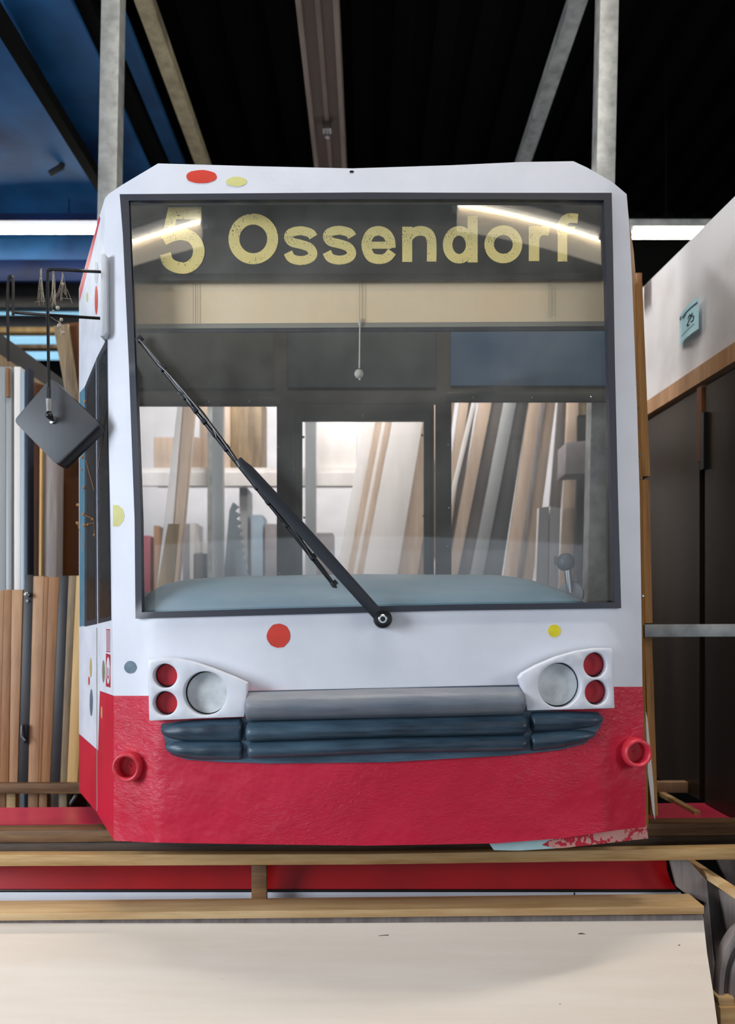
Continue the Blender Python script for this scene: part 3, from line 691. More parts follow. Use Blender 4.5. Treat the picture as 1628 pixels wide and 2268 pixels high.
for i in range(4):
    p, a, b = Vector(c[i]), Vector(c[i-1]), Vector(c[(i+1) % 4])
    for k in range(5):
        t = k/4; u = p+(a-p).normalized()*11; w_ = p+(b-p).normalized()*11
        pl.append(tuple((1-t)**2*u+2*t*(1-t)*p+t*t*w_))
ax = Vector((0.035, 0.022, -0.03))
mp = MB().prism([P(p[0], p[1], YM+0.03) for p in pl], (0.003, 0.004, -0.002)).build('mirror_plate', M['grey_plate'], mr, bev=0.001)
tag(MB().prism([P(p[0], p[1], YM+0.03)+Vector((0.003, 0.0042, -0.002)) for p in pl], (0.016, 0.03, -0.013)).build('mirror_back', M['black'], mp, bev=0.001), 'black board edge')
MB().tube([P(108, 858, YM-0.002), P(108, 884, YM-0.002)], 0.0075, 10).build('rod_sleeve', M['black_plastic'], mr)
MB().tube([P(108, 884, YM-0.002), P(109, 912, YM-0.002)], 0.0105, 12).build('swivel_sleeve', M['steel'], mr)
MB().ball(P(109, 920, YM), 0.013, 8).build('swivel_ball', M['black'], mr)
MB().tube([P(110, 922, YM), P(117, 931, YM+0.035)], [0.011, 0.009], 12).build('swivel_neck', M['black'], mr)
MB().lathe(P(117, 931, YM+0.031), (-0.3, -1, 0.3), [(0.015, 0), (0.015, 0.005), (0.011, 0.007), (0, 0.007)], 20).build('swivel_washer', M['chrome'], mr)
# cobwebs
def web(label, strands, lumps, Y=YM):
    mb = MB()
    for (a, b) in strands:
        pts = [a, ((a[0]+b[0])/2+random.uniform(-2, 2), (a[1]+b[1])/2+random.uniform(-2, 2)), b]
        mb.tube([P(p[0], p[1], Y+random.uniform(-.01, .01)) for p in pts], 0.0005, 4)
    for (x, y, r_) in lumps: mb.ball(P(x, y, Y), r_/F*Y, 4)
    return tag(mb.build('cobweb', M['web']), label, 'cobweb', 'dusty cobwebs on the mirror rods')
def fan(cx, y0, y1, w, n=9): return [((cx+random.uniform(-2, 2), y0+random.uniform(0, 14)), (cx+random.uniform(-w, w), y1+random.uniform(-12, 8))) for _ in range(n)]
web('dusty cobweb hanging left of the vertical mirror rod', fan(91, 590, 670, 9, 11)+[((76, 669), (100, 668)), ((84, 640), (98, 642))], [(90, 617, 2)])
web('dusty cobweb hanging under the upper mirror rod near its bend', fan(118, 598, 668, 9, 14)+fan(124, 640, 680, 10, 8), [(128, 682, 4.5), (118, 689, 2.5)])
web('dusty cobweb hanging under the middle of the upper mirror rod', fan(139, 600, 660, 15, 12)+[((134, 660), (158, 662)), ((148, 640), (160, 672))], [(139, 629, 3.5)])
web('dusty cobweb clump hanging below the lower mirror rod', fan(132, 704, 738, 12, 12)+[((112, 702), (134, 715))], [(136, 708, 4), (131, 722, 5), (140, 737, 4)])
mb = MB()
for (x, y, r_) in ((183, 1012, 5), (186, 1080, 4), (172, 1118, 4), (185, 1139, 4.5), (171, 1158, 4), (187, 1163, 5), (195, 1162, 3), (180, 1040, 3), (205, 1150, 3), (209, 1185, 3), (188, 890, 4)):
    mb.ball(P(x, y, Ds(x, y)-0.02), r_/F*3, 4)
for (a, b) in (((190, 1020), (208, 1085)), ((184, 1139), (208, 1150)), ((188, 1163), (208, 1158)), ((208, 1150), (209, 1190)), ((172, 1158), (186, 1220)), ((215, 1050), (236, 900))):
    mb.tube([P(a[0], a[1], Ds(*a)-0.02), P(b[0], b[1], Ds(*b)-0.02)], 0.0009, 4)
tag(mb.build('cobweb', M['cocoon']), 'cobweb with brown crumbs on the tram side window edge', 'cobweb')

# ------------------------------------------------------------------ timber carrying the tram, wagon underneath
def stick(name, label, cat, pts, Y, th, m, group=None, bev=0.002):
    return tag(quad(name, pts, Y, th, M[m], bev=bev), label, cat, group)
stick('wooden_beam', 'brown wooden beam with pale top, upper one of the pair under the tram', 'beam', [(-260, 1843), (1900, 1820), (1900, 1847), (-260, 1870)], [3.02, 3.17, 3.17, 3.02], 0.09, 'brown_beam', 'beams under the tram')
stick('wooden_beam', 'dark weathered beam directly below the brown beam under the tram', 'beam', [(-260, 1870.5), (1900, 1847.5), (1900, 1876), (-260, 1898)], [3.03, 3.18, 3.18, 3.03], 0.10, 'dark_beam', 'beams under the tram')
stick('wooden_beam', 'long pine batten running below the tram bumper above the red wagon band', 'beam', [(-260, 1894), (814, 1892), (1900, 1873), (1900, 1900), (814, 1915), (-260, 1920)], [2.97]*6, 0.05, 'pine', 'beams under the tram')
stick('batten_stub', 'short upright wooden stub between the two long pine battens', 'batten', [(557, 1917), (590, 1917), (590, 2006), (557, 2006)], 2.985, 0.035, 'brown_beam')
stick('wooden_batten', 'light pine batten lying along the top of the birch plywood board', 'batten', [(-260, 2026), (1560, 2007), (1560, 2025), (-260, 2042)], 2.86, 0.135, 'pine_light')
# red board lying flat behind, pink window sheen put into its colour
tag(MB().prism([(-2.6, 3.16, 0.60), (2.6, 3.30, 0.60), (2.6, 3.30, 0.646), (-2.6, 3.16, 0.646)], (0, 0.30, 0)).build('red_board', M['red_sheen'], smooth=False), 'red board with painted-in pink sheen lying flat behind the beams', 'board')
wg = thing('parade_wagon', 'second red and white painted wagon side lying below the tram', 'wagon', (0, 3.2, 0.2))
sheet('red_band', [(-260, 1896), (1475, 1896), (1477, 1925), (1485, 1950), (1500, 1972), (-260, 1972)], lambda a, b: 3.13-(b-1896)*0.0006, 0.02, M['red_wagon'], wg, step=60)
quad('band_seam', [(-260, 1971), (1502, 1971), (1508, 1976), (-260, 1976)], 3.075, 0.02, M['black'], wg)
quad('white_side_board', [(-260, 1976), (1508, 1976), (1525, 2080), (-260, 2080)], 3.08, 0.02, M['white'], wg)
quad('board_seam', rect(1271, 1977, 1274, 2010), 3.078, 0.004, M['black'], wg)
sheet('paint_dot', ell(434, 2003, 19, 13, 24), 3.077, 0.002, M['dot_yel'], wg, step=12)
MB().box(-2.0, 1.2, 3.16, 3.9, FL, 0.28).build('wagon_bed', M['dark_beam'], wg, smooth=False)
# birch plywood board in front, slightly raked
pw = sheet('plywood_board', [(-260, 2034), (1557, 2027), (1566, 2110), (1580, 2200), (1592, 2290), (1608, 2440), (1640, 2706), (-260, 2706)], lambda a, b: 2.90-(b-2030)*0.0008, 0.018, M['ply'], step=120)
tag(pw, 'large pale birch plywood board in front below the tram', 'board')
for (pts) in ([(1279, 2068), (1288, 2066), (1298, 2069), (1289, 2072)], [(1524, 2139), (1540, 2142), (1566, 2152), (1542, 2146)], [(838, 2072), (860, 2070), (861, 2072), (840, 2073)], [(1502, 2093), (1506, 2092), (1507, 2096), (1503, 2096)], [(1239, 2223), (1242, 2223), (1242, 2226), (1239, 2226)], [(490, 2168), (493, 2168), (493, 2171), (490, 2171)]):
    quad('knot_mark', pts, 2.90-(pts[0][1]-2030)*0.0008-0.0012, 0.0008, M['ply_dark'], pw, bev=0)
quad('shaded_top_lip', [(-260, 2040), (1557, 2026), (1557, 2038), (-260, 2053)], 2.888, 0.01, M['ply_grey'], pw, bev=0)  # top lip of the board, its shade put in as grey ply
# ribs of another float at the right edge
rb = thing('rib_frame', 'grey plywood rib frame with a pine diagonal at the lower right corner', 'frame', (1.35, 2.9, 0))
quad('rib_panel', [(1484, 1903), (1524, 1905), (1566, 1950), (1580, 2100), (1600, 2290), (1604, 2400), (1590, 2400), (1578, 2230), (1558, 2034), (1564, 2000), (1520, 1980), (1500, 1965)], [3.0]*12, 0.02, M['ply_grey'], rb)
tag(quad('rib_panel', [(1564, 1948), (1604, 1978), (1612, 2060), (1596, 2110), (1592, 2200), (1604, 2400), (1620, 2400), (1604, 2290), (1582, 2100)], 3.03, 0.02, M['ply_dark'], rb), 'dark rib panel')
quad('rib_panel', [(1596, 1972), (1700, 2010), (1700, 2090), (1622, 2080), (1610, 2060)], 2.97, 0.02, M['ply_grey'], rb)
tag(quad('rib_panel', [(1588, 1903), (1632, 1905), (1660, 1990), (1618, 1968)], 3.06, 0.02, M['ply_dark'], rb), 'dark upper rib panel')
MB().bar(P(1524, 1908, 3.12), P(1690, 2018, 2.78), 0.03, 0.03).build('diagonal_batten', M['pine_light'], rb, smooth=False)
MB().bar(P(1622, 1903, 3.1), P(1700, 1948, 2.9), 0.03, 0.03).build('diagonal_batten', M['pine_light'], rb, smooth=False)
def arc_band(o_in, o_out, Y, th, m, name):
    quad(name, o_out+list(reversed(o_in)), Y, th, M[m], rb)
oo = smooth_path([(1680, 2035), (1640, 2056), (1612, 2092), (1597, 2140), (1591, 2212)], 6)
ii = smooth_path([(1690, 2052), (1650, 2076), (1624, 2105), (1608, 2150), (1603, 2212)], 6)
i3 = smooth_path([(1700, 2068), (1664, 2092), (1638, 2118), (1621, 2156), (1616, 2212)], 6)
arc_band(ii, oo, 2.86, 0.05, 'ply_grey', 'bent_rib'); arc_band(i3, ii, 2.875, 0.05, 'ply_dark', 'bent_rib_core')
i4 = smooth_path([(1712, 2085), (1678, 2108), (1652, 2132), (1634, 2165), (1628, 2212)], 6)
arc_band(i4, i3, 2.86, 0.05, 'ply_grey', 'bent_rib')
quad('foot_block', [(1590, 2210), (1627, 2210), (1627, 2232), (1594, 2232)], 2.84, 0.07, M['pine_light'], rb)
quad('foot_block', [(1595, 2232), (1690, 2232), (1690, 2400), (1602, 2400)], 2.83, 0.08, M['pine'], rb)
for x_, lab in ((-1.9, 'dark support post under the left end of the beams'), (1.9, 'dark support post under the right end of the beams')):
    tag(MB().box(x_-0.03, x_+0.03, 3.06, 3.12, FL, 0.56).build('support_post', M['dark_beam'], smooth=False), lab, 'post')

# ------------------------------------------------------------------ left: stacked timber, mirror side
def lean(name, label, cat, x0, x1, y0, xb0, xb1, y1, Y, th, m, group=None, dY=0.0, ext=None):
    """upright board: top edge x0..x1 at y0, lower edge xb0..xb1 at y1; ext = continue its edges down to that height"""
    if ext:
        if ext != 1735: ext = FY(Y)
        k = (ext-y0)/(y1-y0); xb0, xb1, y1 = x0+(xb0-x0)*k, x1+(xb1-x1)*k, ext
    return tag(quad(name, [(x0, y0), (x1, y0), (xb1, y1), (xb0, y1)], [Y+dY, Y+dY, Y, Y], th, M[m], bev=0.0015), label, cat, group)
GL = 'timber boards stacked upright left of the tram'
for a in (('tan board, shorter one cut off by the left picture edge', -30, 9, 1308, -34, -1, 'tan'),
          ('brown board with flat top beside the left picture edge', 9, 26, 1306, -1, 19, 'tan2'),
          ('tan board, shorter one left of the first black board', 26, 51, 1306, 20, 39, 'tan'),
          ('black board with a screw near its top in the left stack', 54, 74, 1273, 40, 62, 'black_board'),
          ('wide tan board between the first black board and the brown boards', 74, 98, 1276, 62, 85, 'tan'),
          ('narrow brown board right of the wide tan board', 98, 108, 1278, 85, 91, 'tan2'),
          ('smooth brown board left of the second black board', 108, 132, 1278, 91, 111, 'tan2'),
          ('black board without screws, right one in the left stack', 132, 152, 1275, 111, 133, 'black_board'),
          ('weathered knotty board beside the tram side wall', 152, 169, 1275, 133, 148, 'weather'),
          ('pale yellow board half hidden behind the tram side wall', 169, 200, 1275, 148, 172, 'paleyel')):
    lab, x0, x1, y0, b0, b1, m = a
    o_ = lean('timber_board', lab, 'board', x0, x1-0.6, y0, b0, b1-0.6, 1735, 3.75, 0.12 if m != 'paleyel' else 0.05, m, GL, 0.06, ext=1735)
    if 'with a screw' in lab: BLACKB = o_
s = BLACKB
MB().bar(P(50, 1604, 3.742), P(50, 1646, 3.742), 0.02, 0.012, up=(0, 1, 0)).build('latch_plate', M['black_plastic'], s)
MB().tube([P(48, 1606, 3.73), P(47, 1630, 3.725), P(56, 1640, 3.725)], 0.004, 8).build('latch_bolt', M['steel'], s)
MB().lathe(P(63, 1317, 3.80), (0, -1, 0), [(0.012, 0), (0.012, 0.02), (0.006, 0.022), (0.006, 0.04), (0, 0.04)], 12).build('screw_head', M['chrome'], s)
MB().lathe(P(61, 1331, 3.80), (0, -1, 0), [(0.007, 0), (0.007, 0.006), (0, 0.006)], 12).build('screw_washer', M['steel'], s)
stick('wooden_rail', 'brown horizontal rail carrying the upright timber left of the tram', 'rail', [(-260, 1735), (214, 1735), (214, 1758), (-260, 1758)], 3.72, 0.16, 'brown_beam')
for k, (x0, x1, m) in enumerate(((-40, 12, 'tan2'), (14, 34, 'pine'), (62, 84, 'tan2'), (86, 104, 'tan2'), (130, 148, 'weather'))):
    lean('rail_strut', ['wide strut below the timber rail at the picture edge', 'pine strut below the timber rail', 'brown strut below the first black board', 'second brown strut below the timber rail', 'weathered strut below the timber rail nearest the tram'][k], 'strut', x0, x1, 1758, x0, x1, 1800, 3.80, 0.05, m, 'struts below the left timber rail', ext=2036)
MB_leg = tag(MB().bar(P(150, 1790, 3.85), P(168, 1762, 3.75), 0.012, 0.012).build('thin_brace', M['steel'], smooth=False), 'thin diagonal brace under the timber rail', 'brace')
# grey profiles and cabinet behind them
GP = 'metal profiles standing at the left edge'
for a in (('grey metal profile cut off by the left picture edge', -30, 12, 812, 'grey_profile'), ('dull grey metal profile, second from the left picture edge', 13, 25, 812, 'grey_profile'),
          ('bright white metal profile with rounded top', 31, 45, 812, 'white_board'), ('pale blue metal profile right of the white one', 46, 54, 822, 'blue_profile'), ('narrow dark blue profile beside the orange cabinet', 55, 61, 812, 'navy_profile')):
    lab, x0, x1, y0, m = a
    o_ = lean('metal_profile', lab, 'profile', x0, x1, y0, x0, x1, 1300, 4.1, 0.08, m, GP, ext=1985)
    if 'second' in lab: GREYP = o_
MB().tube([P(18, 815, 4.09), P(18, 880, 4.09)], 0.010, 10).build('hinge_pin', M['tan2'], GREYP)
cbn = thing('brown_cabinet', 'orange brown cabinet behind the mirror', 'cabinet', P(120, 1900, 4.4))
quad('cabinet_door', [(62, 850), (240, 905), (240, 1960), (62, 1960)], 4.35, 0.03, M['cab_brown'], cbn)
quad('cabinet_body', [(58, 840), (244, 900), (244, 1968), (58, 1968)], 4.39, 0.4, M['cab_brown'], cbn)
lean('wooden_post', 'grey wooden post with a pale edge in front of the orange cabinet', 'post', 94, 127, 990, 94, 124, 1275, 4.15, 0.09, 'ply_grey', ext=1978)
lean('edge_strip', 'pale yellow strip along the grey wooden post', 'strip', 88, 93, 990, 86, 91, 1275, 4.13, 0.04, 'paleyel', ext=1985)
tag(quad('leaning_beam', [(118, 722), (150, 716), (174, 900), (174, 960), (160, 960)], 4.2, 0.06, M['weather']), 'weathered beam leaning beside the tram side below the mirror rods', 'beam')
tag(quad('leaning_beam', [(150, 716), (182, 712), (182, 930), (168, 870)], 4.24, 0.06, M['cab_brown']), 'orange brown beam touching the tram side behind the mirror', 'beam')
tag(MB().bar(P(-60, 735, 4.6), P(190, 915, 5.0), 0.10, 0.16).build('roof_joist', M['black_board'], smooth=False), 'dark blurred sloping joist behind the mirror rods', 'joist')
tag(MB().bar(P(-60, 770, 4.5), P(190, 935, 4.9), 0.06, 0.10).build('roof_joist', M['weather'], smooth=False), 'brown sloping joist under the dark one behind the mirror', 'joist')
# far strip windows and loft edge
for i, (y0, y1, m) in enumerate(((680, 697, 'day'), (735, 762, 'day'), (770, 794, 'day'))):
    tag(quad('window_%d' % (i+1), rect(-500, y0, 240, y1), 7.6, 0.05, M[m]), 'narrow daylit window strip', None, None, 'structure')
stick('loft_fascia', 'black loft fascia between the blue hull and the daylit strip', 'fascia', rect(-300, 622, 250, 681), 7.0, 0.1, 'black_board')
stick('loft_fascia', 'black loft fascia above the yellow strip', 'fascia', rect(-300, 698, 250, 724), 7.0, 0.1, 'black_board')
stick('yellow_strip', 'yellow strip under the black loft fascia', 'strip', rect(-300, 724, 250, 735), 6.98, 0.1, 'paleyel')
stick('loft_shelf', 'tan shelf edge between the two pale window strips', 'shelf', rect(-300, 762, 250, 770), 6.98, 0.1, 'weather')
# blue hull hanging in the upper left
H = thing('blue_hull', 'large blue painted hull hanging under the ceiling at upper left', 'hull', (-3, 5, 5.1))
def grid(name, x0, x1, y0, y1, fn, m, par, nx=20, ny=16, th=0.04):
    mb = MB(); R_ = ny+1
    for i in range(nx+1):
        for j in range(ny+1):
            X = x0+(x1-x0)*i/nx; Y = y0+(y1-y0)*j/ny; mb.v.append(Vector((X, Y, fn(X, Y))))
    n0 = len(mb.v)
    for v in mb.v[:n0]: mb.v.append(v+Vector((0, 0, th)))
    for i in range(nx):
        for j in range(ny):
            a = i*R_+j; mb.f.append([a, a+1, a+R_+1, a+R_]); mb.f.append([n0+a, n0+a+R_, n0+a+R_+1, n0+a+1])
    for i in range(nx):
        a = i*R_; mb.f.append([a, a+R_, n0+a+R_, n0+a]); a += ny; mb.f.append([a, n0+a, n0+a+R_, a+R_])
    for j in range(ny):
        mb.f.append([j, n0+j, n0+j+1, j+1]); a = nx*R_+j; mb.f.append([a, a+1, n0+a+1, n0+a])
    return mb.build(name, m, par)
grid('hull_bottom', -5.6, -1.70, 2.4, 6.4, lambda X, Y: 5.16+0.08*math.sin((X+5)*1.5)+0.02*math.sin(Y*3), M['blue'], H)
grid('hull_strip', -1.58, -1.47, 2.4, 6.6, lambda X, Y: 5.20, M['blue'], H, 2, 6)
grid('hull_belly', -5.6, -2.02, 4.1, 6.2, lambda X, Y: 4.72+0.30*((6.2-Y)/2.1)**2*0.6-0.06*math.sin((X+5.6)*1.4), M['blue'], H)
MB().bar((-1.98, 2.5, 4.76), (-1.93, 6.3, 4.70), 0.07, 0.08).build('keel_beam', M['ceil'], H, smooth=False)
MB().bar((-1.67, 2.5, 5.17), (-1.64, 6.5, 5.17), 0.10, 0.10).build('edge_beam', M['ceil'], H, smooth=False)
MB().tube([P(110, 385, 5.3), P(135, 370, 5.3), P(150, 335, 5.3)], 0.02, 8).build('hook', M['black'], H)
MB().tube([P(0, 235, 4.9), P(60, 190, 4.9)], 0.012, 8).build('cable', M['black'], H)
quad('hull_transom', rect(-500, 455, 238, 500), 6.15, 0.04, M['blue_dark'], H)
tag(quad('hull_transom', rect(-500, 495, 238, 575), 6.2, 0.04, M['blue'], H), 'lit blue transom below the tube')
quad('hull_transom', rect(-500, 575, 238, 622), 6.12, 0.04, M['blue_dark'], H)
for xx in (-4.6, -2.4): MB().box(xx-0.02, xx+0.02, 5.0, 5.04, 5.2, HZ-0.06).build('hanger', M['black'], H, smooth=False)

# ------------------------------------------------------------------ right: white side board with note, dark cabinet
XR = 1.62
wb = MB().prism([(XR, 2.75, 2.715), (XR, 4.42, 2.80), (XR, 4.42, 3.50), (XR, 2.75, 3.35)], (0.02, 0, 0)).build('white_side_board', M['white_sheet'], smooth=False)
tag(wb, 'smudged white board with a pale blue note right of the tram roof', 'board')
tag(MB().prism([(XR-0.02, 2.75, 2.63), (XR-0.02, 4.42, 2.72), (XR-0.02, 4.42, 2.80), (XR-0.02, 2.75, 2.715)], (0.05, 0, 0)).build('wooden_ledger', M['tan'], smooth=False), 'brown ledger under the smudged white board', 'ledger')
stick('timber_block', 'small wooden block at the far end of the smudged white board', 'block', [(1409, 604), (1422, 604), (1422, 655), (1409, 660)], 4.25, 0.1, 'tan2')
cab = thing('dark_cabinet', 'tall dark brown cabinet right of the tram with two doors', 'cabinet', (XR+0.3, 3.6, 0.65))
MB().box(XR+0.03, XR+0.6, 2.78, 4.5, 0.65, 2.62).build('cabinet_body', M['cab_dark'], cab, smooth=False)
MB().prism([(XR, 2.78, 0.65), (XR, 3.55, 0.65), (XR, 3.55, 2.65), (XR, 2.78, 2.61)], (0.03, 0, 0)).build('cabinet_door', M['cab_dark'], cab, smooth=False)
MB().prism([(XR+0.005, 3.62, 0.65), (XR+0.005, 4.48, 0.65), (XR+0.005, 4.48, 2.70), (XR+0.005, 3.62, 2.66)], (0.025, 0, 0)).build('cabinet_door', M['cab_dark'], cab, smooth=False)
MB().box(XR-0.012, XR+0.03, 3.56, 3.61, 2.30, 2.66).build('door_stile', M['cab_brown'], cab, smooth=False)
MB().box(XR-0.02, XR, 3.52, 3.56, 2.25, 2.52).build('door_handle', M['black'], cab, smooth=False)
for zz in (2.78, 2.69): pass
tag(MB().box(1.40, 2.9, 4.9, 4.95, FL, 2.9).build('dark_screen', M['wall_dark'], smooth=False), 'dark screen closing the gap between tram and cabinet', 'screen')
stick('steel_crossbar', 'galvanised horizontal bar right of the tram at headlamp height', 'bar', [(1428, 1383), (1900, 1381), (1900, 1409), (1428, 1411)], 2.95, 0.04, 'steel')
for (y, k) in ((905, 'upper'), (940, 'second'), (1533, 'third'), (1566, 'lowest')):
    tag(quad('metal_clip', rect(1424 if y < 1000 else 1436, y-8, 1431 if y < 1000 else 1446, y+8), 3.3, 0.02, M['chrome']), '%s small metal clip on the plywood edge right of the tram' % k, 'clip', 'metal clips right of the tram')
stick('wooden_rail', 'brown horizontal rail at lower right behind the red board', 'rail', [(1440, 1733), (1900, 1731), (1900, 1756), (1440, 1756)], 3.75, 0.05, 'tan')
tag(MB().bar(P(1465, 1758, 3.75), P(1545, 1802, 3.35), 0.03, 0.02).build('diagonal_slat', M['pine'], smooth=False), 'pine slat slanting below the right rail near the tram', 'slat')
tag(MB().bar(P(1595, 1758, 3.75), P(1680, 1802, 3.35), 0.03, 0.02).build('diagonal_slat', M['pine'], smooth=False), 'pine slat slanting below the right rail at the picture edge', 'slat')
tag(MB().bar(P(1440, 1640, 4.3), P(1520, 1700, 3.9), 0.03, 0.05).build('diagonal_slat', M['weather'], smooth=False), 'dim brown slat in the dark above the right rail', 'slat')
# the note
nt_ = [(0.0, 0.0), (1, 0), (1, 1), (0, 1)]
def NP(u, v, o=0.0):    # u along the board away-to-near, v up
    Yn = 3.81-0.25*u; z = 2.94+0.155*v-0.008*u; return Vector((XR-0.012-o-0.02*math.sin(u*2.4), Yn, z))
mb = MB(); N_ = 8
for i in range(N_+1):
    for j in (0, 1): mb.v.append(NP(i/N_, j))
for i in range(N_+1):
    for j in (0, 1): mb.v.append(NP(i/N_, j, 0.001))
k0 = 2*(N_+1)
for i in range(N_):
    a = 2*i; mb.f += [[a, a+2, a+3, a+1], [k0+a, k0+a+1, k0+a+3, k0+a+2], [a, k0+a, k0+a+2, a+2], [a+1, a+3, k0+a+3, k0+a+1]]
mb.f += [[0, 1, k0+1, k0], [2*N_, k0+2*N_, k0+2*N_+1, 2*N_+1]]
note = mb.build('paper_note', M['paper']); tag(note, 'pale blue paper note stuck on the smudged white board', 'note')
def ink(pts, r=0.0016): MB().tube([NP(u, v, 0.0025) for u, v in smooth_path(pts, 4)], r*0.75, 5).build('handwriting', M['ink'], note)
MB().lathe(NP(0.13, 0.86, 0.001), (-1, 0, 0), [(0.010, 0), (0.010, 0.002), (0.004, 0.002), (0.003, 0.001)], 16).build('stamp', M['ink'], note)
ink([(0.27, 0.80), (0.5, 0.82), (0.97, 0.84)], 0.003); ink([(0.28, 0.74), (0.5, 0.74)], 0.0012)
ink([(0.60, 0.55), (0.68, 0.64), (0.72, 0.54), (0.62, 0.44), (0.55, 0.36), (0.66, 0.34)], 0.003)
ink([(0.80, 0.62), (0.73, 0.56), (0.84, 0.50), (0.82, 0.38), (0.72, 0.38)], 0.003)
ink([(0.2, 0.22), (0.5, 0.22), (0.86, 0.24)], 0.0012)

# ------------------------------------------------------------------ timber store seen through the windows
GB = 'boards leaning behind the tram cab'
E = 1890
for a in (
    # label, x0,x1,y0(top), xb0,xb1,(y=1275), Y, mat
    ('broad white board leaning in the middle door window', 897, 962, 780, 805, 880, 4.75, 'white_board'),
    ('tan board left of the broad white board in the door window', 884, 897, 780, 790, 804, 4.8, 'pink_tan'),
    ('thin white board between two tan boards in the door window', 876, 884, 780, 782, 790, 4.82, 'white_board'),
    ('second tan board left of the thin white one in the door window', 862, 876, 780, 768, 782, 4.84, 'pink_tan'),
    ('white board furthest left in the leaning bundle', 836, 862, 780, 744, 768, 4.86, 'white_board'),
    ('tan board right of the broad white board', 962, 1000, 780, 880, 925, 4.88, 'pink_tan'),
    ('grey brown board beyond the right door post', 1000, 1022, 780, 925, 960, 4.9, 'weather'),
    ('tan board leftmost in the right window', 1034, 1054, 780, 962, 985, 4.92, 'pink_tan'),
    ('dark grey board in the left part of the right window', 1054, 1072, 780, 985, 998, 5.0, 'ply_dark'),
    ('narrow white strip leaning in the right window', 1072, 1082, 780, 955, 965, 4.7, 'white_board'),
    ('broad tan board right of the narrow white strip', 1082, 1112, 780, 990, 1014, 4.95, 'pink_tan'),
    ('dark weathered board with light stripes in the right window', 1112, 1138, 780, 1014, 1042, 4.98, 'ply_dark'),
    ('grey white board left of the black board in the right window', 1140, 1166, 780, 1042, 1070, 4.7, 'grey_profile'),
    ('near black board leaning in the right window', 1166, 1188, 780, 1070, 1112, 4.75, 'black_board'),
    ('tan board with a staple right of the black board', 1188, 1212, 780, 1116, 1146, 4.72, 'pink_tan'),
    ('narrow grey board right of the stapled tan board', 1212, 1224, 780, 1146, 1158, 4.7, 'ply_grey'),
    ('second tan board beside the white box profile', 1224, 1246, 780, 1158, 1182, 4.76, 'pink_tan'),
    ('dark brown board behind the white box profile', 1246, 1268, 780, 1205, 1232, 5.0, 'ply_dark'),
    ('upright tan board right of the white box profile', 1262, 1286, 780, 1240, 1268, 4.9, 'pink_tan'),
    ('grey brown board left of the pale blue profile', 1286, 1304, 780, 1268, 1290, 4.95, 'weather'),
    ('narrow reddish brown board at the right windscreen edge', 1338, 1356, 780, 1332, 1352, 4.5, 'tan2')):
    lab, x0, x1, y0, b0, b1, Y, m = a
    lean('leaning_board', lab, 'board', x0, x1-0.5, y0, b0, b1-0.5, 1275, Y, 0.03, m, GB, 0.25, ext=1)
bx = thing('white_box_profile', 'short white double profile standing behind the control lever', 'profile', P(1205, 1800, 4.2))
quad('profile_half', [(1194, 1124), (1216, 1122), (1200, 1960), (1160, 1960)], 4.2, 0.05, M['white_board'], bx)
quad('profile_half', [(1219, 1122), (1242, 1126), (1215, 1960), (1203, 1960)], 4.2, 0.05, M['white_board'], bx)
quad('profile_hinge', rect(1228, 1232, 1234, 1250), 4.19, 0.02, M['steel'], bx)
stick('dark_case', 'dark grey case on the boards in the right window', 'case', [(1254, 980), (1300, 976), (1298, 1048), (1252, 1050)], 4.6, 0.2, 'clutter')
# left window: leaning two-tone beam, steel upright, shelf with boxes, saw-edged template
lean('leaning_board', 'pale tan beam leaning in the left window', 'board', 412, 440, 800, 372, 396, 1275, 4.45, 0.06, 'pink_tan', None, 0.2, ext=1900)
lean('leaning_board', 'bluish white board edge left of the pale tan beam', 'board', 404, 412, 800, 350, 374, 1275, 4.44, 0.06, 'white_board', None, 0.2, ext=1900)
lean('pine_slat', 'rough pine slat in front of the leaning beam at lower left', 'slat', 372, 398, 1160, 352, 388, 1275, 4.2, 0.03, 'paleyel', None, 0.05, ext=1960)
sf = thing('shelf_unit', 'white shelving with cartons behind the left cab window', 'shelving', P(560, 1700, 5.6))
MB().box(-1.75, 0.25, 5.6, 6.2, 2.66, 2.70).build('shelf_board', M['white_board'], sf, smooth=False)
MB().box(-1.75, 0.25, 5.58, 5.62, 2.56, 2.66).build('shelf_lip', M['white_board'], sf, smooth=False)
MB().box(-1.75, 0.25, 5.62, 6.2, 1.72, 1.76).build('shelf_board', M['ply_dark'], sf, smooth=False)
for xx in (-1.16, -0.42, 0.18): MB().box(xx-0.035, xx+0.035, 5.52, 5.58, FL, 3.4).build('shelf_upright', M['steel'], sf, smooth=False)
def box_item(name, lab, cat, x0, x1, y0, zb, Y, d, m, grp=None):
    a = P(x0, y0, Y); b = P(x1, y0, Y)
    return tag(MB().box(a.x, b.x, Y, Y+d, zb, a.z).build(name, M[m], bev=0.004, smooth=False), lab, cat, grp)
box_item('carton', 'flat tan carton on the shelf in the left window', 'box', 340, 440, 968, 2.70, 5.65, 0.3, 'pink_tan')
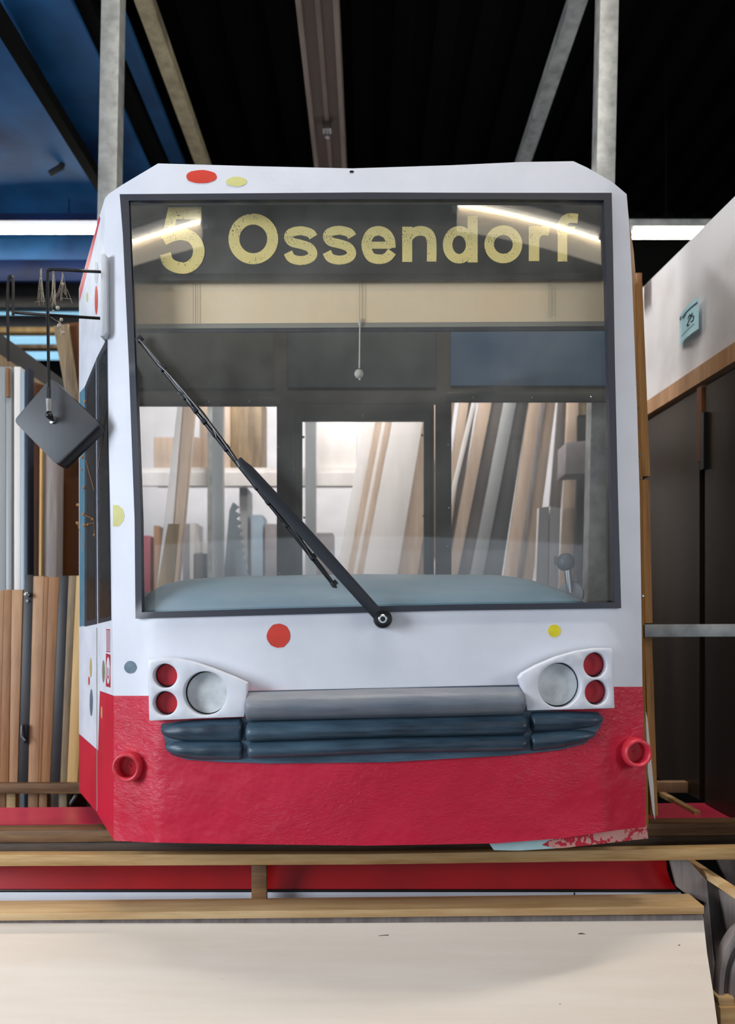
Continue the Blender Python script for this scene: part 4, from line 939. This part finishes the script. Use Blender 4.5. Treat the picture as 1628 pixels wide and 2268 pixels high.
box_item('wooden_cabinet', 'pinkish wooden cabinet on the shelf right of the carton', 'cabinet', 442, 508, 880, 2.70, 5.7, 0.4, 'pink_tan')
box_item('wooden_cabinet', 'greyish wooden cabinet on the shelf beside the pinkish cabinet', 'cabinet', 512, 580, 880, 2.70, 5.75, 0.3, 'weather')
box_item('white_carton', 'tall white carton on the shelf in the door window', 'box', 702, 790, 930, 2.70, 5.68, 0.3, 'white_board')
rnd = random.Random(3)
labs = ['red and pink tool case at the lower left of the cab window', 'brown jar in the lower left cab window', 'grey tall carton in the left cab window', 'pale slim carton in the left cab window', 'small white box low in the left cab window', 'dark carton low in the left cab window', 'blue white can beside the saw edged template', 'grey box under the shelf left of the door post', 'white roll standing under the shelf', 'grey box seen low in the door window']
for k, (x0, x1, y0, m) in enumerate(((312, 332, 1186, 'red_box'), (340, 352, 1164, 'tan2'), (404, 420, 1160, 'clutter'), (420, 434, 1158, 'white_board'), (448, 460, 1202, 'white_board'), (428, 466, 1225, 'ply_dark'), (556, 582, 1140, 'blue_profile'), (586, 612, 1160, 'clutter'), (530, 548, 1080, 'grey_profile'), (700, 738, 1180, 'clutter'))):
    box_item('stored_item', labs[k], 'box', x0, x1, y0, 1.76, 5.65, 0.25, m, 'boxes on the lower shelf')
# saw-edged template
L = [(508, 1118), (520, 1112)]
for k in range(9): L += [(532+2*(k % 2), 1130+k*17), (526, 1138+k*17)] if k < 7 else [(548, 1130+k*17), (540, 1138+k*17)]
tpl = [(508, 1130), (516, 1112)]+[p for k in range(10) for p in ((524+k*2.6+5, 1122+k*17), (520+k*2.6, 1131+k*17))]+[(546, 1900), (492, 1900), (494, 1290)]
tag(quad('template', tpl, 4.7, 0.02, M['blue_profile'], bev=0), 'pale saw edged template standing in the left cab window', 'template')
lean('steel_upright', 'pale galvanised upright seen through the left cab window', 'upright', 470, 494, 860, 470, 493, 1275, 4.6, 0.06, 'grey_profile', None, 0, ext=1920)
lean('steel_upright', 'pale galvanised upright seen at the left of the door window', 'upright', 676, 699, 860, 676, 698, 1275, 4.9, 0.06, 'grey_profile', None, 0, ext=1885)
